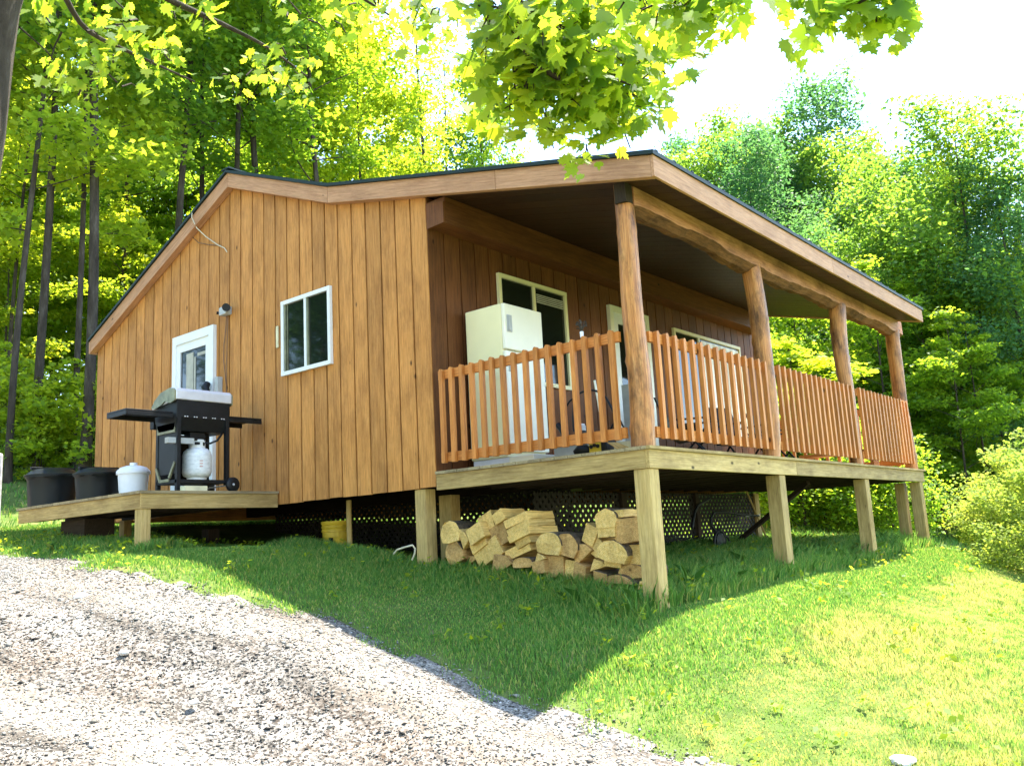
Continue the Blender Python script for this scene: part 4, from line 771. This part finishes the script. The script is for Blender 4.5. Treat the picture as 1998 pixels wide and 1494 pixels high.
for i in range(12): plant(q.choice(['right', 'right2']), 1330+i*40+q.uniform(-12, 12), q.uniform(33, 42), 'rounded tree crown in the continuous skyline beyond the porch', 'skyline trees beyond the porch', q.uniform(.70, .84))
for i in range(26):
    px = q.uniform(1180, 2150); d = q.uniform(24, 40); plant(q.choice(['right', 'right2', 'under2']), px, d, 'leafy tree within the dense wood beyond the right side of the cabin', 'lower trees filling the right hand wood', q.uniform(.5, .68))
for i in range(10):
    plant('under2', q.uniform(1450, 2100), q.uniform(20, 25), 'small layered understory tree in the shade behind the porch posts', 'understory trees right of the porch', q.uniform(.55, .9), name='understory_maple')
for px, d, sc, lab in [(1935, 14.4, .34, 'pale green bushy shrub at the right edge, its left part'), (2040, 13.2, .52, 'large pale green shrub cut by the right edge'), (2010, 15.4, .62, 'tall pale shrub behind the other two at the right edge')]:
    plant('bush', px, d, lab, None, sc, name='shrub', cat='shrub')
for px, d, sc in [(1570, 18, .9), (1610, 19, 1.0), (1690, 18, .7), (1740, 18.5, .8), (1640, 20.5, 1.1)]:
    plant('bushd', px, d, 'low green shrub seen under the porch floor between its posts', 'shrubs behind the cabin seen under the porch', sc, name='shrub', cat='shrub')
# trees behind the camera: they close the view the windows reflect
for i in range(9):
    a = radians(200+i*20); x, y = 8+16*cos(a), -8+13*sin(a); plant(q.choice(['tall', 'right']), 0, 0, 'broadleaf tree standing on the open side facing the cabin', 'trees facing the gable wall', .8, xy=(x, y-6))
for x, y in [(-14, -9), (-17, -12), (-13, -14), (-20, -16), (-16, -19), (-22, -11), (-10, -19), (-25, -20), (-18, -25)]: plant(q.choice(['tall', 'tall2', 'right']), 0, 0, 'broadleaf tree out of view that the gable windows mirror', 'trees mirrored in the gable windows', .85, xy=(x, y))
# far-off wood as one mass
r = np.random.default_rng(5); n_ = 60000; az = r.uniform(-.75, .72, n_); az0 = math.atan2(CF[0], CF[1]); dd = r.uniform(50, 68, n_); X_, Y_ = CAMP[0]+np.sin(az0+az)*dd, CAMP[1]+np.cos(az0+az)*dd
hh = np.where(az < .05, 13, 10.5)+2.5*np.sin(az*23)+1.5*np.sin(az*51+1); zz = gz(X_, Y_)+hh*r.random(n_)**.8
tag(link('distant_wood', leaves('distant_wood', np.c_[X_, Y_, zz], r.normal(size=(n_, 3))*.6+[0, 0, 1], r.uniform(.4, .75, n_), QUAD, 'leafb', r, np.clip(.5+.5*np.sin(az*40+zz*.8), 0, 1)*.6+.4*r.random(n_))), 'far off green wood closing the view behind the nearer trees', 'wood', kind='stuff')

# ------------------------------------------------------------------ overhanging maple
mp = empty('overhanging_maple', (0, 0, 0), 'near maple whose leafy boughs hang into the top of the view', 'tree')
A = lambda px, py, d: np.array(at(px, py, d))
tb = A(-150, 700, 4.3); tb[2] = g1(tb[0], tb[1])-.2
T = [tb, A(-110, 500, 4.35), A(-62, 250, 4.4), A(-38, 100, 4.5), A(-22, 0, 4.5), A(60, -260, 4.6), A(220, -520, 4.7), A(420, -800, 4.8)]
paths = [(np.array(T), np.array([.24, .19, .165, .15, .145, .13, .11, .08]), 14)]
mb_, F_ = tube_np(paths); link('trunk', npmesh('trunk', mb_, F_, 'bark', smooth=True), parent=mp)
def limb(pts, r0, r1=.008):
    pts = np.array(pts); s = np.linspace(0, 1, len(pts)*4); k = np.linspace(0, 1, len(pts)); P_ = np.c_[[np.interp(s, k, pts[:, i]) for i in range(3)]].T
    for _ in range(2): P_[1:-1] = (P_[:-2]+P_[1:-1]*2+P_[2:])/4
    V, F = tube_np([(P_, r0+(r1-r0)*s, 8)]); link('branch', npmesh('branch', V, F, 'bark', smooth=True), parent=mp); return P_
limb([A(220, -520, 4.7), A(560, -420, 4.8), A(860, -250, 4.9), A(985, -10, 4.85), A(1010, 70, 4.78), A(1045, 125, 4.78), A(1110, 166, 4.85)], .05, .014)
limb([A(860, -250, 4.9), A(960, -60, 5.0), A(1020, 12, 4.85), A(1080, 50, 4.85), A(1130, 95, 4.9), A(1190, 150, 4.95), A(1230, 166, 5.0)], .022, .006)
limb([A(1010, 70, 5.0), A(1040, 140, 5.1), A(1062, 200, 5.15), A(1080, 290, 5.2)], .012, .004)
limb([A(1130, 95, 5.0), A(1180, 130, 5.2), A(1200, 210, 5.3), A(1230, 290, 5.4)], .010, .004)
limb([A(560, -420, 4.8), A(1000, -330, 4.4), A(1350, -160, 4.1), A(1400, -20, 4.0), A(1385, 45, 4.0)], .035, .005)
limb([A(1000, -330, 4.4), A(1450, -250, 4.0), A(1700, -100, 3.8), A(1720, -20, 3.75), A(1640, 30, 3.75)], .03, .004)
limb([A(60, -260, 4.6), A(220, -60, 5.0), A(350, 10, 5.3), A(430, 45, 5.5), A(520, 90, 5.6), A(600, 150, 5.8)], .03, .005)
limb([A(60, -260, 4.6), A(100, -60, 5.0), A(160, 60, 5.3), A(270, 110, 5.5), A(380, 160, 5.6)], .025, .005)
limb([A(350, -420, 4.8), A(560, -150, 5.0), A(680, -20, 5.2), A(760, 30, 5.3)], .025, .005)
r = np.random.default_rng(77); LP = []; LS = []; TW_ = []
def spray(pts, wd, n_, d0, d1, size=.11, dz=0):
    """leaves hung in clusters around a polyline given in world space; wd spreads across it"""
    pts = np.array(pts, float); nc = max(3, n_//7); t = np.sort(r.random(nc)); k = np.linspace(0, 1, len(pts)); c = np.c_[[np.interp(t, k, pts[:, i]) for i in range(3)]].T
    off = (CR[None]*np.clip(r.normal(size=(nc, 1)), -1.7, 1.7)+CU[None]*np.clip(r.normal(size=(nc, 1)), -1.7, 1.7))*wd*.5+CF[None]*r.uniform(d0, d1, (nc, 1)); c2 = c+off
    for i in range(nc):
        TW_.append((np.array([c[i]+off[i]*.15, c[i]+off[i]*.6+[0, 0, .03], c2[i]]), np.array([.006, .0045, .003]), 4))
        m_ = r.integers(6, 12); LP.append(c2[i]+np.clip(r.normal(size=(m_, 3)), -1.6, 1.6)*.07); LS.append(np.full(m_, size)*r.uniform(.6, 1.15, m_))
W_ = lambda px, py, d: A(px, py, d)
spray([W_(930, 5, 4.8), W_(1100, 30, 4.9), W_(1300, 25, 5)], .34, 360, -.3, .3, .125)
spray([W_(960, 90, 4.9), W_(1120, 120, 5), W_(1300, 100, 5.1)], .32, 350, -.3, .3, .125)
spray([W_(985, 180, 5.0), W_(1120, 200, 5), W_(1300, 145, 5.1)], .23, 260, -.25, .3, .12)
spray([W_(1050, 215, 5.1), W_(1160, 228, 5.2), W_(1260, 205, 5.2)], .15, 110, -.2, .2, .115)
spray([W_(1110, 280, 5.2), W_(1150, 296, 5.2)], .02, 12, -.06, .06, .105); spray([W_(1190, 235, 5.2), W_(1215, 262, 5.2)], .02, 10, -.05, .05, .105)
spray([W_(1210, -5, 3.9), W_(1330, 12, 3.95), W_(1430, -10, 4)], .10, 120, -.15, .15, .115); spray([W_(1310, 50, 3.95), W_(1345, 62, 4)], .03, 15, -.1, .1, .115)
spray([W_(1575, 5, 3.75), W_(1640, 8, 3.75), W_(1720, 5, 3.8)], .035, 50, -.08, .08, .115); spray([W_(1560, -25, 3.75), W_(1830, -38, 3.8)], .05, 80, -.1, .1, .12); spray([W_(1595, 50, 3.75), W_(1600, 54, 3.75)], .005, 4, -.02, .02, .10); spray([W_(1705, 40, 3.75), W_(1718, 50, 3.75)], .01, 7, -.02, .02, .11)
spray([W_(0, 30, 4.6), W_(180, 60, 5.0), W_(300, 20, 5.2)], .26, 60, -.4, .5, .095)
spray([W_(120, 130, 5.2), W_(330, 120, 5.4), W_(480, 150, 5.6), W_(620, 185, 5.9)], .12, 100, -.3, .3, .078)
spray([W_(150, 190, 5.4), W_(300, 150, 5.5)], .10, 20, -.3, .3, .08)
spray([W_(330, 20, 5.2), W_(520, 30, 5.4), W_(700, 40, 5.6)], .16, 60, -.3, .4, .085); spray([W_(640, 5, 5.2), W_(780, 15, 5.3), W_(900, 10, 5.2)], .10, 80, -.3, .3, .10); spray([W_(560, 110, 5.6), W_(640, 120, 5.7)], .10, 20, -.2, .2, .08)
LP = np.vstack(LP); LS = np.concatenate(LS); Nn = r.normal(size=LP.shape)*.55+np.array([.45, -.85, .55]); Nn = Nn
link('crown', leaves('crown', LP, Nn, LS*1.12, MAPLE, 'leafn', r, droop=np.array([0, 0, -1.])), parent=mp)
V, F = tube_np(TW_); link('twigs', npmesh('twigs', V, F, 'bark'), parent=mp)['kind'] = 'stuff'

# ------------------------------------------------------------------ grass
def inframe(x, y, z, pad=60):
    d = np.c_[x, y, z]-CAMP; zc = d @ CF; px = 999+FPX*(d @ CR)/zc; py = 747-FPX*(d @ CU)/zc
    return (zc > .5) & (px > -pad-500/np.maximum(zc, 1)) & (px < 1998+pad+500/np.maximum(zc, 1)) & (py > 300) & (py < 1494+pad+400/np.maximum(zc, 1)), zc
def under(x, y): return (x > -6.9) & (x < -.1) & (y > .5) & (y < 7.4)
def blades(name, n_, box, hfun, wfun, keep, label, seed, bend=.35, cat='grass', tonef=None):
    r = np.random.default_rng(seed); x = r.uniform(box[0], box[1], n_); y = r.uniform(box[2], box[3], n_); z = gz(x, y); ok, zc = inframe(x, y, z); ok &= keep(x, y, r, zc); x, y, z, zc = x[ok], y[ok], z[ok], zc[ok]
    n_ = len(x); h = hfun(x, y, r, zc)*r.uniform(.5, 1.25, n_); w_ = wfun(zc)*r.uniform(.7, 1.3, n_); a = r.uniform(0, 2*pi, n_); b_ = r.uniform(0, 2*pi, n_); bd = h*bend*r.uniform(.2, 1.6, n_)
    P0 = np.c_[x, y, z-.01]; ws = np.c_[np.cos(a)*w_, np.sin(a)*w_, np.zeros(n_)]; dr = np.c_[np.cos(b_), np.sin(b_), np.zeros(n_)]; up = np.array([0, 0, 1.])
    M1 = P0+up*(h*.6)[:, None]+dr*(bd*.35)[:, None]; T1 = P0+up*h[:, None]*1.0+dr*bd[:, None]-up*(bd*.25)[:, None]
    V = np.stack([P0-ws*.5, P0+ws*.5, M1+ws*.38, T1, M1-ws*.38], 1).reshape(-1, 3); F = np.arange(n_*5).reshape(n_, 5); tone = (r.random(n_)**1.3 if tonef is None else tonef(x, y, r)); print(name, n_)
    return tag(link(name, npmesh(name, V, F, 'grass', np.repeat(tone, 5))), label, cat, kind='stuff')
def lush(x, y):  # taller growth beside the deck posts and edges of the cabin
    t = np.exp(-((y-.1)/.42)**2)*(x > -2.4)*(x < 2.35)*1.0
    t = np.maximum(t, np.exp(-((x-1.6)/.42)**2)*(y > 0)*(y < 7.9)*.95); t = np.maximum(t, .85*((x > -.2) & (x < 2.4) & (y > .4) & (y < 7.6)))
    t = np.maximum(t, np.exp(-((y+1.45)/.35)**2)*(x < -2.3)*(x > -5.8)*.9); return t
def kp(x, y, r, zc):
    sd = sdist(x, y); e_ = np.clip(-sd/.4+.22+.3*np.sin(x*7)*np.sin(y*6)+.2*np.sin(x*17+y*5), 0, 1); return (r.random(len(x)) < e_) & ~under(x, y)
hf = lambda x, y, r, zc: 0.045+.13*lush(x, y)+.02*np.sin(x*2.1)*np.sin(y*1.7)
blades('grass', 1500000, (-7.5, 6.2, -4.8, 9.5), hf, lambda zc: .003+.0006*zc, lambda x, y, r, zc: kp(x, y, r, zc) & (r.random(len(x)) < np.clip(9/zc, .35, 1)**1.2), 'short green lawn grass between the driveway and the cabin', 1)
blades('far_grass', 260000, (-26, 22, -6, 34), lambda x, y, r, zc: .09+.05*np.sin(x)*np.sin(y), lambda zc: .004+.0011*zc, lambda x, y, r, zc: ((x < -7.4) | (y > 9.2) | (x > 6)) & kp(x, y, r, zc), 'rough grass on the bank left of and behind the cabin', 2)
def tall_keep(x, y, r, zc):
    c = np.exp(-(((x-2.0)/.75)**2+((y+.05)/.28)**2))+.8*np.exp(-(((x-1.2)/1.3)**2+((y-1.2)/.5)**2))*(x > .2)+.5*np.exp(-((x-1.9)/.3)**2)*(y > .6)*(y < 7.9)+.18*np.exp(-((y-.1)/.2)**2)*(x > -2.5)+.7*np.exp(-(((x-1)/1.1)**2))*(y > 2)*(y < 7)+.10*np.exp(-((y+1.7)/.2)**2)*(x < -2.3)
    return (r.random(len(x)) < c*.75) & (x < 2.34) & (y > np.where(x > -2.3, -.45, -9)) & (x > -5.6) & ~under(x, y)
blades('tall_grass', 220000, (-5.6, 3.0, -2.0, 8), lambda x, y, r, zc: .17+.09*np.clip(x-.9, 0, 1)+.05*np.sin(x*3), lambda zc: .0035+.0003*zc, tall_keep, 'long arching grass growing round the porch posts and firewood', 3, bend=.8, tonef=lambda x, y, r: r.random(len(x))**1.6*.9)
# broad leaved weeds in the lawn
r = np.random.default_rng(9); n_ = 2000; x = r.uniform(-6.5, 5.5, n_); y = r.uniform(-4, 8, n_); sd = sdist(x, y); ok = (sd < -.02) & ~under(x, y) & (r.random(n_) < .35+.5*lush(x, y)+.5*(x < -2)); x, y = x[ok], y[ok]; n_ = len(x); m_ = 6
X_ = np.repeat(x, m_)+r.normal(size=n_*m_)*.035; Y_ = np.repeat(y, m_)+r.normal(size=n_*m_)*.035; Z_ = gz(X_, Y_)+r.uniform(.03, .10, n_*m_)+.12*r.random(n_*m_)*np.repeat(lush(x, y), m_)
tag(link('lawn_weeds', leaves('lawn_weeds', np.c_[X_, Y_, Z_], r.normal(size=(n_*m_, 3))*.5+[0, -.3, 1], r.uniform(.03, .065, n_*m_), QUAD, 'leafy', r)), 'small broad leaved weeds scattered in the lawn', 'weeds', kind='stuff')
# ------------------------------------------------------------------ gravel stones
r = np.random.default_rng(4); n_ = 900000; x = r.uniform(-9, 6.2, n_); y = r.uniform(-6.5, 1, n_); z = gzr(x, y)+.006; ok, zc = inframe(x, y, z, 20); sd = sdist(x, y); ok &= (sd > -.12) & (zc > 2) & (r.random(n_) < np.clip(6.5/zc, .3, 1)); ok &= (r.random(n_) < np.where(sd < 0, .14, .5)); x, y, z, zc = x[ok], y[ok], z[ok], zc[ok]; n_ = len(x); print('stones', n_)
s = np.exp(r.normal(size=n_)*.45)*.0045*(1+.04*zc); OCT = np.array([(1, 0, 0), (-1, 0, 0), (0, 1, 0), (0, -1, 0), (0, 0, 1), (0, 0, -1)], float); OF = np.array([(0, 2, 4), (2, 1, 4), (1, 3, 4), (3, 0, 4), (2, 0, 5), (1, 2, 5), (3, 1, 5), (0, 3, 5)])
V = OCT[None]*s[:, None, None]*r.uniform(.6, 1.3, (n_, 6, 1))*np.array([1, .85, .42])+r.normal(size=(n_, 6, 3))*s[:, None, None]*.18; a = r.uniform(0, 6.28, n_); ca, sa = np.cos(a)[:, None], np.sin(a)[:, None]
V = np.stack([V[..., 0]*ca-V[..., 1]*sa, V[..., 0]*sa+V[..., 1]*ca, V[..., 2]], -1)+np.c_[x, y, z+s*.2][:, None]
tag(link('gravel_stones', npmesh('gravel_stones', V.reshape(-1, 3), (OF[None]+np.arange(n_)[:, None, None]*6).reshape(-1, 3), 'pebble', np.repeat(np.clip(r.random(n_)*.72+.17*np.sin(sdist(x, y)*4.1+np.sin(x*.8))+.12, 0, 1), 6))), 'loose grey and white gravel covering the driveway', 'gravel', kind='stuff')
def boulder(px, py, s, lab, mat='stone', seed=0):
    p = cast(px, py); q = np.random.default_rng(seed); import bmesh as bm_; b_ = bm_.new(); bm_.ops.create_icosphere(b_, subdivisions=3, radius=1)
    k = q.normal(size=(4, 3))
    for v in b_.verts:
        n3 = np.array(v.co); f = 1+.15*sin(n3 @ k[0]*2.5)+.1*sin(n3 @ k[1]*5)+.05*sin(n3 @ k[2]*9); v.co = v.co*f; v.co.z *= .5; v.co *= s
    me = bpy.data.meshes.new('stone'); b_.to_mesh(me); b_.free(); me.materials.append(M[mat]); o = link('stone', me, (p[0], p[1], g1(p[0], p[1])+s*.12)); tag(o, lab, 'stone', 'larger stones lying about the driveway')
for i, (px, py, s_, lab) in enumerate([(160, 1167, .06, 'pale flat stone near the left top of the driveway'), (128, 1113, .035, 'small dark stone at the upper left of the driveway'), (243, 1274, .035, 'pale stone in the left half of the driveway'), (1762, 1490, .06, 'pale stone in the grass at the bottom right'), (658, 1390, .03, 'dark stone in the rut near the centre'), (378, 1372, .03, 'pale stone low in the driveway'), (660, 1232, .03, 'pale stone near the lawn edge of the driveway'), (1100, 1398, .035, 'pale stone where the driveway meets the lit lawn'), (1370, 1487, .04, 'whitish stone at the bottom edge of the driveway')]): boulder(px, py, s_, lab, seed=i)
